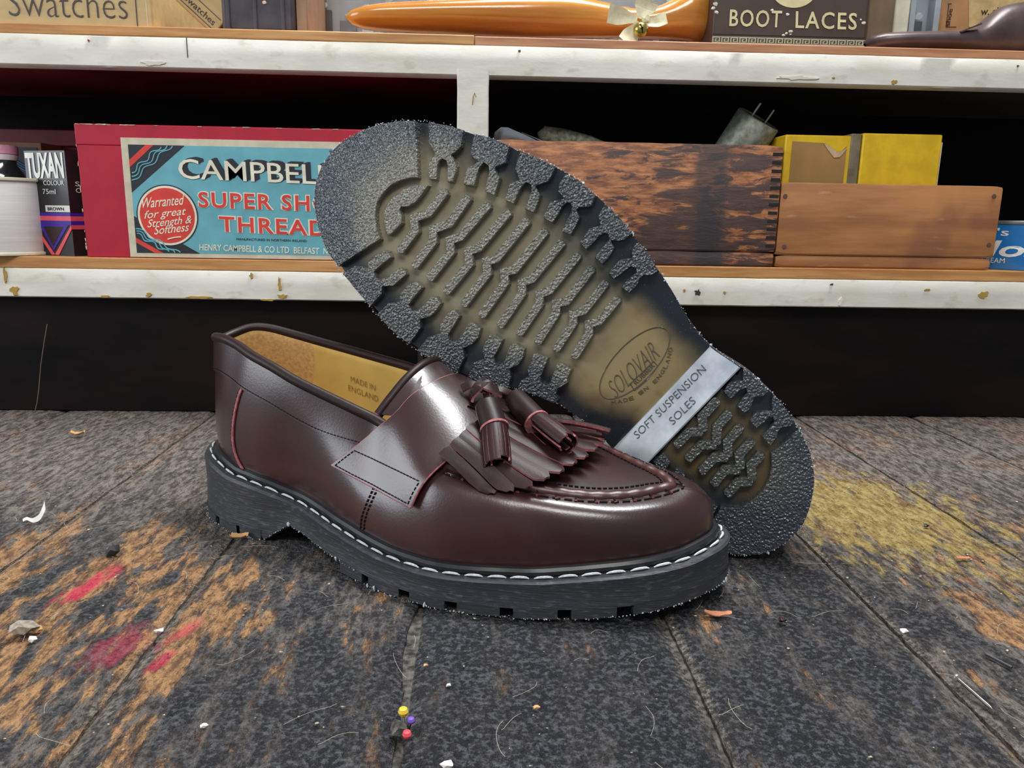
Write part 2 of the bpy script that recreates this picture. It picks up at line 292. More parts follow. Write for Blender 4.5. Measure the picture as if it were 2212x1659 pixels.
# ---------------------------------------------------------------- shoe geometry data (millimetres: heel to toe, towards outer side)
D = json.loads(r'''{"outline":[[272.2,39.4],[280.7,34.4],[287.6,28.9],[295.0,21.9],[302.1,11.9],[306.4,3.3],[307.7,-2.9],[308.0,-11.0],[305.5,-19.7],[301.6,-26.7],[296.1,-32.5],[289.0,-38.6],[285.1,-40.8],[278.1,-44.8],[269.3,-46.9],[263.9,-49.2],[254.8,-51.0],[246.5,-52.7],[239.2,-54.2],[230.9,-55.9],[222.2,-57.3],[212.6,-57.3],[206.3,-57.2],[198.8,-57.8],[191.1,-56.7],[183.2,-54.6],[176.9,-53.3],[165.8,-49.6],[155.9,-44.4],[143.4,-39.4],[133.3,-37.2],[124.7,-37.2],[116.5,-37.2],[102.3,-38.7],[95.0,-40.9],[77.8,-42.4],[60.1,-44.5],[44.1,-47.1],[30.9,-48.1],[19.5,-46.5],[16.9,-46.0],[10.6,-41.1],[5.1,-35.4],[2.1,-29.0],[0.5,-22.3],[0.0,-13.8],[1.6,-8.0],[4.2,-1.5],[8.5,6.3],[12.7,11.4],[18.7,16.8],[24.5,20.6],[29.8,23.1],[34.5,25.1],[40.2,27.5],[45.5,29.2],[52.0,29.9],[58.1,31.0],[65.7,31.9],[68.5,31.4],[77.5,31.0],[85.7,30.5],[92.3,32.0],[98.8,34.0],[107.6,37.3],[113.8,40.6],[119.7,43.0],[124.2,44.8],[129.6,46.8],[138.2,50.2],[147.0,52.7],[153.8,55.3],[165.3,57.6],[174.1,58.7],[181.7,59.7],[189.2,60.1],[197.4,59.3],[208.7,57.8],[217.5,55.7],[224.1,54.7],[231.8,53.6],[242.8,49.9],[248.5,48.5],[256.9,46.0],[266.6,42.0]],"lugs":{"U1":[[267.1,41.2],[266.6,42.0],[256.8,46.1],[248.2,48.6],[247.0,44.9],[245.2,41.2],[246.2,37.4],[247.5,34.9],[245.6,34.2],[241.8,32.1],[240.3,29.1],[239.2,24.4],[241.6,22.9],[244.2,26.7],[246.3,29.8],[248.3,31.3],[250.2,31.0],[251.2,29.4],[250.8,27.0],[249.0,23.7],[247.3,20.7],[250.7,18.6],[252.9,21.2],[255.6,25.5],[255.5,28.5],[255.1,30.8],[258.4,32.2],[261.3,33.4]],"U2":[[243.1,49.5],[235.2,52.2],[229.5,53.3],[223.9,54.4],[222.0,49.4],[220.9,47.1],[224.2,42.7],[224.1,41.8],[219.3,39.5],[218.1,35.5],[216.8,30.9],[222.2,29.9],[223.8,33.7],[225.5,38.5],[227.6,41.0],[230.6,41.1],[231.2,37.8],[230.3,34.5],[228.1,29.0],[233.5,26.5],[235.3,29.8],[236.5,34.0],[234.3,37.8],[233.7,40.1],[236.3,39.9],[239.5,41.3],[241.1,45.2]],"U3":[[217.4,55.6],[209.3,57.3],[203.3,58.3],[198.7,58.9],[197.9,54.2],[197.9,51.3],[201.3,46.7],[201.8,45.9],[197.4,44.0],[196.1,40.0],[195.3,35.2],[200.2,34.0],[201.3,38.6],[202.2,42.8],[204.1,45.5],[206.9,45.1],[207.5,42.2],[207.0,37.8],[206.2,32.9],[211.2,32.1],[212.2,35.4],[213.6,39.8],[210.5,44.2],[215.1,47.0],[216.7,50.8]],"U4":[[192.9,57.9],[186.2,58.5],[179.1,58.4],[174.1,58.3],[173.3,53.6],[174.2,52.1],[177.9,49.6],[178.3,47.9],[174.8,45.9],[174.0,41.2],[173.7,36.5],[178.5,35.7],[179.4,40.9],[179.9,45.9],[181.7,48.5],[184.1,48.4],[185.1,45.4],[184.5,40.9],[184.6,36.0],[190.1,35.8],[190.9,40.6],[191.4,43.6],[186.7,49.1],[190.9,50.1],[192.7,53.3]],"U5":[[168.2,56.8],[162.5,57.2],[157.4,56.3],[153.6,55.1],[149.8,53.3],[150.6,48.9],[153.1,46.8],[156.0,45.3],[152.2,43.5],[151.8,37.9],[152.6,33.5],[157.7,34.4],[157.5,40.4],[156.9,45.1],[158.6,46.9],[160.5,46.6],[161.9,43.7],[162.0,40.3],[163.3,35.0],[167.9,35.8],[167.9,40.2],[168.1,43.9],[164.2,48.4],[167.8,51.3]],"U6":[[144.9,52.0],[139.1,51.4],[133.6,49.3],[129.2,46.6],[129.8,42.7],[133.1,40.4],[133.5,38.2],[132.8,35.3],[133.8,29.7],[138.5,29.9],[138.4,33.9],[136.8,39.4],[137.7,41.2],[140.4,40.8],[141.4,38.2],[142.3,34.6],[143.8,31.1],[147.5,32.0],[147.4,36.0],[146.9,40.3],[142.4,44.3],[145.1,47.3]],"L1":[[264.1,-48.3],[261.1,-41.4],[257.3,-38.8],[253.9,-38.0],[256.0,-34.7],[255.1,-31.5],[251.3,-24.9],[248.9,-24.1],[245.9,-25.7],[248.5,-32.3],[249.8,-37.4],[247.2,-39.3],[244.2,-38.4],[241.4,-33.8],[238.9,-27.3],[236.4,-26.6],[233.9,-28.1],[235.0,-32.0],[236.6,-37.3],[241.6,-41.3],[239.7,-44.8],[242.0,-52.9],[246.3,-52.7],[254.9,-51.1]],"L2":[[236.0,-54.1],[234.0,-46.2],[229.1,-42.2],[231.2,-38.4],[230.3,-32.9],[228.0,-28.7],[226.2,-28.0],[222.8,-28.8],[223.6,-35.1],[223.8,-40.6],[221.2,-42.0],[218.6,-40.7],[217.1,-35.4],[216.1,-29.4],[214.0,-28.4],[209.8,-29.7],[209.7,-33.9],[210.8,-38.9],[214.6,-43.2],[211.8,-46.5],[211.8,-51.4],[212.5,-56.8],[222.3,-57.3],[230.9,-55.9]],"L3":[[206.3,-56.6],[206.0,-48.3],[201.4,-42.8],[203.9,-39.9],[204.3,-35.3],[203.8,-29.5],[201.8,-28.3],[197.9,-29.2],[197.7,-34.4],[197.5,-41.2],[195.3,-42.8],[192.6,-41.9],[191.4,-37.3],[191.9,-29.2],[190.1,-27.9],[185.2,-28.1],[183.6,-32.8],[184.2,-37.5],[187.0,-42.1],[183.8,-45.2],[182.7,-54.1],[187.5,-56.0],[195.3,-56.8]],"L4":[[177.1,-53.0],[178.4,-44.7],[174.7,-39.8],[178.2,-37.0],[179.2,-32.4],[179.6,-28.0],[177.4,-26.4],[172.4,-26.0],[171.5,-31.1],[171.2,-36.3],[168.8,-38.2],[166.1,-37.4],[165.5,-33.7],[167.1,-29.0],[167.6,-25.2],[165.5,-23.7],[160.5,-23.2],[158.7,-27.2],[158.4,-32.3],[161.0,-36.3],[158.1,-39.0],[156.5,-44.3],[166.0,-49.4]],"L5":[[151.9,-41.4],[152.9,-37.9],[150.6,-33.6],[153.6,-30.9],[154.0,-26.4],[155.5,-22.8],[154.0,-21.2],[148.0,-20.0],[146.7,-24.8],[145.7,-30.0],[143.7,-32.2],[140.6,-32.0],[140.1,-29.0],[141.4,-24.1],[142.7,-19.3],[140.4,-18.1],[134.9,-17.8],[134.2,-22.5],[132.7,-24.6],[135.1,-30.1],[134.1,-33.1],[131.5,-34.4],[133.2,-37.3],[143.4,-39.4]],"C0":[[249.4,15.7],[255.1,12.3],[259.8,7.3],[262.5,1.0],[263.4,-3.6],[262.8,-8.4],[259.9,-12.7],[256.3,-16.1],[253.6,-17.4],[252.6,-15.4],[250.8,-7.8],[253.1,-4.7],[255.6,-3.2],[256.0,-1.4],[252.8,0.9],[250.5,4.9],[249.7,9.7]],"T0":[[272.2,39.4],[280.7,34.4],[287.6,28.9],[295.0,21.9],[302.1,11.9],[306.4,3.3],[307.7,-2.9],[308.0,-11.0],[305.5,-19.7],[301.6,-26.7],[296.1,-32.5],[289.0,-38.6],[285.1,-40.8],[278.1,-44.8],[269.3,-46.9],[267.8,-45.4],[256.6,-21.6],[256.5,-21.4],[260.0,-19.1],[263.7,-15.7],[267.0,-11.1],[268.7,-6.5],[268.5,-0.7],[267.0,4.8],[264.1,9.2],[259.7,13.8],[256.3,16.1]]},"heel":{"H1":[[68.3,31.0],[65.4,31.6],[58.2,30.9],[52.1,29.9],[52.5,26.6],[55.6,23.7],[54.8,20.8],[53.7,18.6],[54.4,14.5],[59.2,15.0],[59.9,18.5],[59.6,23.3],[61.5,24.5],[63.2,22.2],[63.3,18.6],[64.5,16.2],[68.6,17.2],[69.3,20.7],[69.0,22.9],[64.9,26.5]],"H2":[[50.0,27.9],[45.2,29.0],[36.5,25.1],[34.3,24.8],[34.0,21.9],[36.8,19.3],[37.0,17.1],[35.7,14.0],[35.6,8.9],[41.4,10.2],[41.2,15.0],[41.0,19.2],[43.1,20.7],[44.5,19.4],[44.7,16.4],[45.7,12.1],[50.3,12.7],[51.1,16.7],[50.1,18.5],[45.1,22.7]],"HB":[[19.5,-46.5],[16.9,-46.0],[10.6,-41.1],[5.1,-35.4],[2.1,-29.0],[0.5,-22.3],[0.0,-13.8],[1.6,-8.0],[4.2,-1.5],[8.5,6.3],[12.7,11.4],[18.7,16.8],[24.5,20.6],[29.7,23.1],[31.5,13.6],[33.1,6.2],[28.8,1.1],[26.2,-4.2],[24.9,-11.1],[25.8,-17.7],[28.1,-24.4],[32.8,-28.1],[35.3,-30.1],[34.1,-41.1],[28.2,-47.2]],"H3":[[75.0,-31.4],[73.9,-24.6],[68.0,-26.5],[67.7,-31.7],[63.9,-31.4],[64.2,-26.8],[58.7,-27.4],[57.5,-31.8],[59.2,-36.4]],"H4":[[57.7,-36.4],[55.9,-32.7],[52.4,-30.6],[53.0,-27.8],[49.0,-28.4],[46.4,-31.8],[44.8,-32.7],[44.2,-30.1],[36.8,-30.7],[35.8,-35.4],[36.9,-40.7],[42.8,-40.9]]},"bars":{"B1":[[239.9,19.2],[241.4,4.5],[246.7,-2.0],[242.6,-7.0],[244.0,-21.3]],"B2":[[228.1,23.6],[228.8,6.6],[234.7,-1.0],[231.2,-6.1],[232.8,-23.1]],"B3":[[217.1,26.3],[220.2,4.4],[224.0,-0.5],[220.4,-4.9],[222.3,-23.8]],"B4":[[206.2,29.0],[209.1,5.2],[212.7,0.6],[208.7,-4.4],[211.0,-24.3]],"B5":[[195.9,30.9],[198.3,5.8],[202.0,1.6],[198.1,-2.9],[199.7,-24.2]],"B6":[[185.4,31.8],[187.5,6.5],[191.2,2.5],[187.9,-1.7],[188.6,-23.4]],"B7":[[175.2,32.1],[177.5,7.9],[180.7,3.3],[177.6,-0.8],[177.8,-22.0]],"B8":[[165.0,31.4],[166.9,8.2],[170.1,3.9],[167.3,-0.1],[167.2,-19.6]],"B9":[[155.6,29.9],[156.8,8.6],[160.4,4.8],[157.7,1.0],[157.0,-17.6]],"B10":[[146.0,28.1],[146.9,10.1],[150.4,5.6],[147.8,1.9],[147.2,-15.2]],"B11":[[136.6,25.3],[137.7,10.0],[141.1,6.0],[138.3,2.1],[137.5,-12.7]]},"chev":{"K1a":[[70.8,-18.8],[70.0,-8.9],[64.5,-4.5]],"K1b":[[64.5,-4.5],[69.5,1.1],[68.6,12.6]],"K2a":[[62.4,-21.1],[61.3,-10.4],[55.4,-6.0]],"K2b":[[55.7,-6.2],[60.8,1.4],[60.2,11.2]],"K3a":[[53.5,-22.3],[52.6,-11.4],[47.4,-7.5]],"K3b":[[47.6,-7.6],[52.4,-1.8],[52.0,8.8]],"K4a":[[45.0,-23.7],[45.1,-13.6],[39.2,-9.0]],"K4b":[[39.3,-9.1],[44.3,-3.5],[43.5,6.5]],"K5a":[[37.0,-23.8],[36.3,-14.8],[31.2,-10.2]],"K5b":[[31.3,-10.3],[36.7,-4.5],[36.1,3.8]]},"feat":{"oval":[[114.5,-20.8],[108.7,25.1],[111.7,2.6],[101.4,1.8],[120.6,2.3]],"txt1":[[87.5,-28.2],[81.0,20.3]],"txt1top":[[90.1,-27.1],[84.8,20.8]],"txt2":[[78.1,-10.9],[76.0,5.1]],"band":[[85.8,30.2],[93.9,-41.6],[69.1,30.7],[76.1,-34.6]],"made":[[108.5,-21.9],[100.9,-13.2],[99.3,-6.7],[97.3,1.0],[98.0,11.0],[101.3,20.1]],"solo":[[112.0,-14.8],[106.7,16.8],[117.7,-11.9],[112.6,18.7]],"box":[[107.0,-7.4],[103.2,-9.2],[101.3,-1.2],[101.1,7.8],[104.3,8.6]]}}''')
mm = lambda L: [Vector((a/1000, b/1000)) for a, b in L]
OUT = mm(D['outline'])
# split outline: heel back -> outer side -> toe, and heel back -> inner side -> toe
_h = min(range(len(OUT)), key=lambda i: OUT[i].x+abs(OUT[i].y+.018)*.01); _t = max(range(len(OUT)), key=lambda i: OUT[i].x)
def walk(i, j, st):
    r = [OUT[i]]
    while i != j: i = (i+st) % len(OUT); r.append(OUT[i])
    return r
def smooth2(P, k):
    for _ in range(k): P = [P[0]]+[(P[i-1]+P[i]*2+P[i+1])/4 for i in range(1, len(P)-1)]+[P[-1]]
    return P
A = walk(_h, _t, 1); B_ = walk(_h, _t, -1)
near, far = (A, B_) if max(p.y for p in A) > .03 else (B_, A)
v3 = lambda p, z=0: Vector((p.x, p.y, z))
def closed(n2, raw_near, raw_far, k=6):
    N_ = [Vector((p.x, p.y)) for p in resample([v3(p) for p in raw_near], n2+1)]
    F_ = [Vector((p.x, p.y)) for p in resample([v3(p) for p in raw_far], n2+1)]
    loop = N_+F_[-2:0:-1]
    for _ in range(k): loop = [(loop[i-1]+loop[i]*2+loop[(i+1) % len(loop)])/4 for i in range(len(loop))]
    return loop
def inset(loop, d):
    n = len(loop); out = []
    for i in range(n):
        t = (loop[(i+1) % n]-loop[i-1]).normalized(); out.append(loop[i]+Vector((-t.y, t.x))*(-d if INS < 0 else d))
    return out
INS = 1
L0 = closed(150, near, far); 
if sum((p-Vector((.15, 0))).length for p in inset(L0, .005)) > sum((p-Vector((.15, 0))).length for p in L0): INS = -1
NH = 150
def zl(u): return .0097*((max(u, .2)-.2)/.105)**2
def zbase(u, v):
    s = u+(.112)*v if v > -1 else u
    z = interp(s, [0, .0722, .0730, .0895, .11, .14, .16, .2], [.005, .005, .0002, .0115, .0078, .0052, .0045, .0045])
    return z+zl(u)
def zweltv(u):
    return interp(u, [0, .012, .029, .042, .057, .068, .084, .103, .127, .146, .165, .179, .197, .217, .238, .258, .277, .295, .303, .311],
                  [.0375, .037, .0345, .0318, .0302, .0288, .0248, .0214, .019, .0168, .0155, .0150, .0155, .0165, .0183, .0213, .0235, .0255, .0275, .029])
PARTS = []      # (name, parent, MB, mats, smooth angle)
def part(name, mb, mats, parent=None, ang=35, label=None, kind=None): PARTS.append((name, mb, mats, parent, ang, label, kind))
# --- outsole slab
def jig(i, a=.0004): return a*noise.noise(Vector((i*.9, 3.1, 0)))
mb = MB(); rings = []
for ins, fz in ((0, 0), (.0002, .12), (.0007, .45), (.0004, .80), (.0002, .94), (.0012, 1.0), (.011, 1.0)):
    P = inset(L0, ins); rings.append([(p.x, p.y, lerp(zbase(L0[i].x, L0[i].y), zweltv(L0[i].x), fz)) for i, p in enumerate(P)])
n = len(L0)
mb.add([p for r in rings for p in r], [(k*n+i, k*n+(i+1) % n, (k+1)*n+(i+1) % n, (k+1)*n+i) for k in range(len(rings)-1) for i in range(n)], 1)
def cap(fn, loop, K=14):
    h = len(loop)//2; rows = []
    for i in range(h+1):
        a = loop[i]; b = loop[-i % len(loop)]
        rows.append([fn(lerp(a.x, b.x, j/K), lerp(a.y, b.y, j/K)) for j in range(K+1)])
    return rows
FL = closed(300, near, far, 10)
mb.grid(cap(lambda u, v: (u, v, zbase(u, v)), FL, 16), 0)
mb.grid(cap(lambda u, v: (u, v, zweltv(u)-.0005), inset(L0, .010), 8), 1)
part('outsole', mb, [RUB, SIDE], ang=28)
# --- heel band (smooth slope) with raised lettering
band = MB(); rows = []
for i in range(25):
    s = lerp(.0729, .0897, i/24); r = []
    # find v range of outline at this skewed station
    vs = [(p.y, p) for p in FL if abs((p.x+(.112)*p.y)-s) < .0014]
    va, vb = min(vs)[0]+.0004, max(vs)[0]-.0004
    for j in range(13):
        v = lerp(va, vb, j/12); r.append((s-(.112)*v, v, zbase(s-(.112)*v, v)-.0004))
    rows.append(r)
band.grid(rows); part('heel_band', band, [BAND], 'outsole', label='smooth band with painted-in bright reflection across the front of the heel')
def on_band(s, v): return Vector((s-(.112)*v, v, interp(s, [.073, .0895], [.0002, .0115])-.0005))
# --- tread lugs
def snap(p, d=.0026):
    q = min(FL, key=lambda a: (a-p).length_squared); return (q.copy() if (q-p).length < d else p)
def outd(c): return min((q.x-c.x)**2+(q.y-c.y)**2 for q in FL) < .0009**2
def lug(mb, pts, ztop, zbot, cut=.006):
    bm = bmesh.new(); V = []
    for p in pts:
        if V and (Vector(V[-1].co[:2])-p).length < .00025: continue
        V.append(bm.verts.new((p.x, p.y, 0)))
    try: f = bm.faces.new(V)
    except ValueError: bm.free(); return
    co_ = [v.co.copy() for v in V]; bm.faces.remove(f)
    for a, b, c in tessellate_polygon([co_]):
        try: bm.faces.new((V[a], V[b], V[c]))
        except ValueError: pass
    for e in [e for e in bm.edges if not e.link_faces]: bm.edges.remove(e)
    bmesh.ops.recalc_face_normals(bm, faces=bm.faces)
    for ax in (0, 1):
        lo = min(v.co[ax] for v in bm.verts); hi = max(v.co[ax] for v in bm.verts); k = lo+cut
        while k < hi:
            nrm = Vector((1, 0, 0)) if ax == 0 else Vector((0, 1, 0)); co = Vector((k, 0, 0)) if ax == 0 else Vector((0, k, 0))
            bmesh.ops.bisect_plane(bm, geom=bm.verts[:]+bm.edges[:]+bm.faces[:], plane_co=co, plane_no=nrm); k += cut
    bmesh.ops.remove_doubles(bm, verts=bm.verts, dist=.00015)
    if sum(f.normal.z*f.calc_area() for f in bm.faces) < 0: bmesh.ops.reverse_faces(bm, faces=bm.faces)
    base = [v for v in bm.verts]; be = [e for e in bm.edges if e.is_boundary]
    nrmv = {}
    for e in be:
        f = e.link_faces[0]; l = [l for l in f.loops if l.edge == e][0]
        d = (l.link_loop_next.vert.co-l.vert.co).normalized(); nn = Vector((d.y, -d.x, 0))
        for v in e.verts: nrmv[v] = nrmv.get(v, Vector())+nn
    bm.verts.index_update(); bm.faces.ensure_lookup_table()
    top = {}; vs = []; fs = []; sd = []
    for v in bm.verts:
        o = nrmv.get(v)
        ed = outd(v.co); off = o.normalized()*-.0003 if o and o.length > 0 and not ed else Vector()
        p = v.co+off; top[v] = len(vs); vs.append((p.x, p.y, ztop(p.x)))
    for f in bm.faces: fs.append(tuple(top[v] for v in f.verts))
    mid = {}; bot = {}
    for v in nrmv: mid[v] = len(vs); vs.append((v.co.x, v.co.y, ztop(v.co.x)+.0004))
    for v, o in nrmv.items():
        p = v.co+(o.normalized()*.0003 if o.length and not outd(v.co) else Vector())
        bot[v] = len(vs); vs.append((p.x, p.y, zbot(p.x, p.y)+.0006))
    for e in be:
        a, b = e.verts
        (sd if outd(a.co) and outd(b.co) else fs).extend([(top[a], top[b], mid[b], mid[a]), (mid[a], mid[b], bot[b], bot[a])])
    k0 = len(mb.v); mb.add(vs, fs); mb.f += [tuple(i+k0 for i in f) for f in sd]; mb.mi += [1]*len(sd); bm.free()
def stroke(pts, w):
    L = []; R = []; n = len(pts)
    for i, p in enumerate(pts):
        a = pts[max(i-1, 0)]; b = pts[min(i+1, n-1)]
        d1 = (p-a).normalized() if i else None; d2 = (b-p).normalized() if i < n-1 else None
        d = ((d1 or d2)+(d2 or d1)).normalized(); nn = Vector((-d.y, d.x))
        k = 1/max(.5, nn.dot(Vector((-(d1 or d2).y, (d1 or d2).x))))
        if i in (0, n-1):
            e = (d2 if i == 0 else -d1); c = w*.22
            if i == 0: L += [p+nn*(w/2-c), p+e*c+nn*w/2]; R += [p-nn*(w/2-c), p+e*c-nn*w/2]
            else: L += [p+e*c+nn*w/2, p+nn*(w/2-c)]; R += [p+e*c-nn*w/2, p-nn*(w/2-c)]
        else: L.append(p+nn*w/2*k); R.append(p-nn*w/2*k)
    return L+R[::-1]
zt_f = lambda u: zl(u)
fmb = MB()
for k, pts in D['lugs'].items():
    P = mm(pts); P = [snap(p) for p in P] if k[0] in 'UL' or k == 'T0' else P
    if k == 'T0':   # outer arc straight from the outline
        P = P[15:]
        a0, a1 = snap(P[0], .02), snap(mm(pts)[0], .02)
        ia = FL.index(min(FL, key=lambda q: (q-a0).length)); ib = FL.index(min(FL, key=lambda q: (q-a1).length))
        n_ = len(FL); arc = []; st = 1 if ((ib-ia) % n_) < ((ia-ib) % n_) else -1; i = ia
        while i != ib: arc.append(FL[i]); i = (i+st) % n_
        arc.append(FL[ib]); P = arc[::2]+P[:0:-1]
    lug(fmb, P, zt_f, zbase)
for k, pts in D['bars'].items():
    w = lerp(.0047, .0042, int(k[1:])/11); lug(fmb, stroke(mm(pts), w), zt_f, zbase, .02)
part('forefoot_tread', fmb, [RUBP, SIDE], 'outsole', ang=30)
hmb = MB()
for k, pts in D['heel'].items():
    P = mm(pts)
    if k == 'HB':
        a0, a1 = P[0], P[12]; ia = FL.index(min(FL, key=lambda q: (q-Vector((.030, -.0516))).length)); ib = FL.index(min(FL, key=lambda q: (q-P[13]).length))
        n_ = len(FL); arc = []; st = 1 if ((ib-ia) % n_) < ((ia-ib) % n_) else -1; i = ia
        while i != ib: arc.append(FL[i]); i = (i+st) % n_
        arc.append(FL[ib]); P = arc[::2]+P[14:24]
    else: P = [snap(p, .0022) for p in P]
    lug(hmb, P, lambda u: 0.0, lambda u, v: .0052)
for k, pts in D['chev'].items(): lug(hmb, stroke(mm(pts), .0046), lambda u: 0.0002*(ord(k[2]) % 2), lambda u, v: .0052, .02)
part('heel_tread', hmb, [RUBP, SIDE], 'outsole', ang=30)
# lettering on the sole
tm = MB()
def sole_text(txt, o, xe, yu, zf, **kw):   # o, xe: baseline start/end (u,v); yu: cap-height vector; seen from below
    V, F_ = text_geo(txt, **kw); o = Vector(o); x = Vector(xe)-o; y = Vector(yu)
    lo = [o+x*a+y*b for a, b in V]; n = len(lo)
    vs = [zf(p.x, p.y, .0001) for p in lo]+[zf(p.x, p.y, -.0003) for p in lo]
    ed = {}
    for f in F_:
        for i in range(len(f)): ed[(f[i], f[(i+1) % len(f)])] = 1
    return vs, [tuple(i+n for i in f) for f in F_]+[(a, b, b+n, a+n) for (a, b) in ed if (b, a) not in ed]
zbnd = lambda u, v, d: (u, v, interp(u+(.112)*v, [.073, .0895], [.0002, .0115])-.0005+d)
for txt, o, xe, yu in (('SOFT SUSPENSION', (.0875, -.0282), (.0810, .0203), (.0034, .0007)), ('SOLES', (.0781, -.0109), (.0760, .0051), (.0034, .0007))):
    tm.add(*sole_text(txt, o, xe, yu, zbnd, bold=-.012))
part('heel_lettering', tm, [INK], 'outsole', ang=20)
em = MB()
zw_ = lambda u, v, d: (u, v, zbase(u, v)+d-.0001)
c0 = Vector((.1114, .0022)); ax = Vector((-.0029, .0230)); bx = Vector((.0098, .0010))
em.tube([zw_(*(c0+ax*math.cos(a)+bx*math.sin(a)), 0) for a in [i*math.pi/32 for i in range(64)]], .00032, 6, closed=True)
for txt, o, xe, yu in (('SOLOVAIR', (.1083, -.0180), (.1032, .0125), (.0083, .0046)), ('RUBBER', (.1040, -.0062), (.1022, .0072), (.0022, .0003))):
    em.add(*sole_text(txt, o, xe, yu, zw_, bold=-.02 if txt[0] == 'S' else 0))
bx_ = [Vector(p) for p in ((.1070, -.0074), (.1032, -.0092), (.1013, -.0012), (.1011, .0078), (.1043, .0086))]
for a, b in zip(bx_, bx_[1:]+bx_[:1]): em.tube([zw_(a.x, a.y, 0), zw_(b.x, b.y, 0)], .00025, 5)
arc = resample([Vector((.1085, -.0219, 0)), Vector((.1009, -.0132, 0)), Vector((.0988, -.0067, 0)), Vector((.0966, .001, 0)), Vector((.0972, .0110, 0)), Vector((.1008, .0201, 0))], 16)
for i, ch in enumerate('MADE IN ENGLAND'):
    if ch == ' ': continue
    a, b = arc[i], arc[i+1]; t = (b-a); up = Vector((t.y, -t.x))
    if up.x < 0: up = -up
    g = (a.xy+t.xy*.12, a.xy+t.xy*.85, up.normalized()*.0019)
    em.add(*sole_text(ch, g[0], g[1], g[2], zw_))
part('sole_emblem', em, [CLEARLINE], 'outsole', ang=20)
# burrs: torn rubber crumbs along the lower edge
bu = MB(); rnd = random.Random(4)
for i in range(len(FL)):
    for q in range(3):
        if rnd.random() > .40: continue
        p = FL[i]; u, v = p; s = u+(.112)*v
        solid = u > .1405 or s < .072
        z = (zl(u) if solid else zbase(u, v))
        nn = (inset([FL[i-1], p, FL[(i+1) % len(FL)]], -.0002)[1]-p)
        r = rnd.choice((.00012, .00016, .0002, .00026, .00034))
        j = Vector((rnd.uniform(-.0006, .0006), rnd.uniform(-.0006, .0006)))
        bu.blob((p.x+nn.x+j.x, p.y+nn.y+j.y, z+rnd.uniform(-.0001, .0004)), r, 0, rnd.random(), (1, 1, 1.1), .6)
        if rnd.random() < .015: bu.blob((p.x+nn.x*3, p.y+nn.y*3, z+.0006), .0009, 0, rnd.random(), (.7, .7, 1.3), .7)
part('torn_rubber_crumbs', bu, [BURR], 'outsole', kind='stuff')
# --- welt stitches and rand
W1 = inset(L0, .0042)
def ring3(loop, dz): return [Vector((p.x, p.y, zweltv(L0[i].x)+dz)) for i, p in enumerate(loop)]
st = MB(); path = ring3(W1, .0003); path.append(path[0]); dense = resample(path, 1500, False); L = sum((a-b).length for a, b in zip(dense, dense[1:]))
ns = 66; per = len(dense)/ns
for k in range(ns):
    a = int(k*per); b = int(k*per+per*.90); seg = [dense[min(i, len(dense)-1)] for i in range(a, b, 3)]
    if len(seg) < 3: continue
    m = len(seg); out = []
    for i, p in enumerate(seg):
        t = i/(m-1); c = Vector((.15, p.y*.2, p.z)); d = (c-p).normalized()
        out.append(p+d*(-.0006*math.sin(t*math.pi))+Vector((0, 0, .0008*math.sin(t*math.pi)**.6)))
    st.tube(out, [.00026+.00034*math.sin(math.pi*i/(m-1))**.5 for i in range(m)], 6)
part('welt_stitching', st, [WHITETHR])
rd = MB(); rp = ring3(inset(L0, .0078), .0016); rd.tube(rp, .0026, 10, closed=True); part('rubber_rand', rd, [RAND])
# --- upper wall: feather ring -> top ring
TOPN = [(.0145, -.009, .101), (.0165, -.001, .1025), (.0225, .006, .1040), (.033, .0110, .1045), (.045, .0145, .1022), (.058, .0190, .0985), (.074, .0220, .0940), (.089, .0235, .0885), (.107, .0240, .0828), (.126, .0245, .0770), (.140, .0250, .0725),
        (.156, .0310, .0670), (.172, .0370, .0610), (.184, .0385, .0575), (.196, .0383, .0553), (.210, .0375, .0538), (.223, .0358, .0526), (.236, .0330, .0514), (.248, .0290, .0505), (.259, .0233, .0500), (.269, .0165, .0502), (.277, .0085, .0510), (.2835, .0010, .0525)]
TOPF = [(.0145, -.009, .101), (.0160, -.0165, .103), (.0210, -.0250, .1055), (.0300, -.0305, .1050), (.045, -.0340, .1018), (.069, -.0360, .0972), (.096, -.0368, .0925), (.126, -.0360, .0875), (.140, -.0355, .083),
        (.156, -.0370, .0760), (.172, -.0390, .0690), (.190, -.0400, .0640), (.210, -.0400, .0600), (.230, -.0375, .0570), (.243, -.0325, .0555), (.255, -.0255, .0545), (.264, -.0190, .0540), (.273, -.0130, .0538), (.280, -.0060, .0530), (.2835, .0010, .0525)]
tn = resample(TOPN, NH+1); tf = resample(TOPF, NH+1)
TOP = tn+tf[-2:0:-1]
FE = inset(L0, .0088); NN = len(TOP)
NT_ = 26
def wallcol(i, extra=0):
    p0 = Vector((FE[i].x, FE[i].y, zweltv(L0[i].x)+.0008)); p3 = TOP[i]; o2 = (FE[i]-inset(L0, .0188)[i]) if False else (L0[i]-FE[i])
    o = Vector((o2.x, o2.y, 0)).normalized(); h = p3.z-p0.z; k = sstep(p3.x, .135, .20); kt = sstep(p3.x, .235, .285)
    heel = 1-sstep(p3.x, .02, .06)
    p1 = p0+o*lerp(lerp(.0055, .0035, heel), lerp(.0035, .0018, kt), k)+Vector((0, 0, h*lerp(.36, lerp(.56, .72, kt), k)))
    p2 = p3+o*lerp(lerp(.0050, .0015, heel), lerp(.0112, .0135, kt), k)+Vector((0, 0, lerp(-h*.34, -.0004, k)))
    out = []
    for j in range(NT_+1):
        t = j/NT_; s = 1-t
        out.append(p0*(s**3)+p1*(3*s*s*t)+p2*(3*s*t*t)+p3*(t**3))
    return out
WALL = [wallcol(i) for i in range(NN)]
WN = []
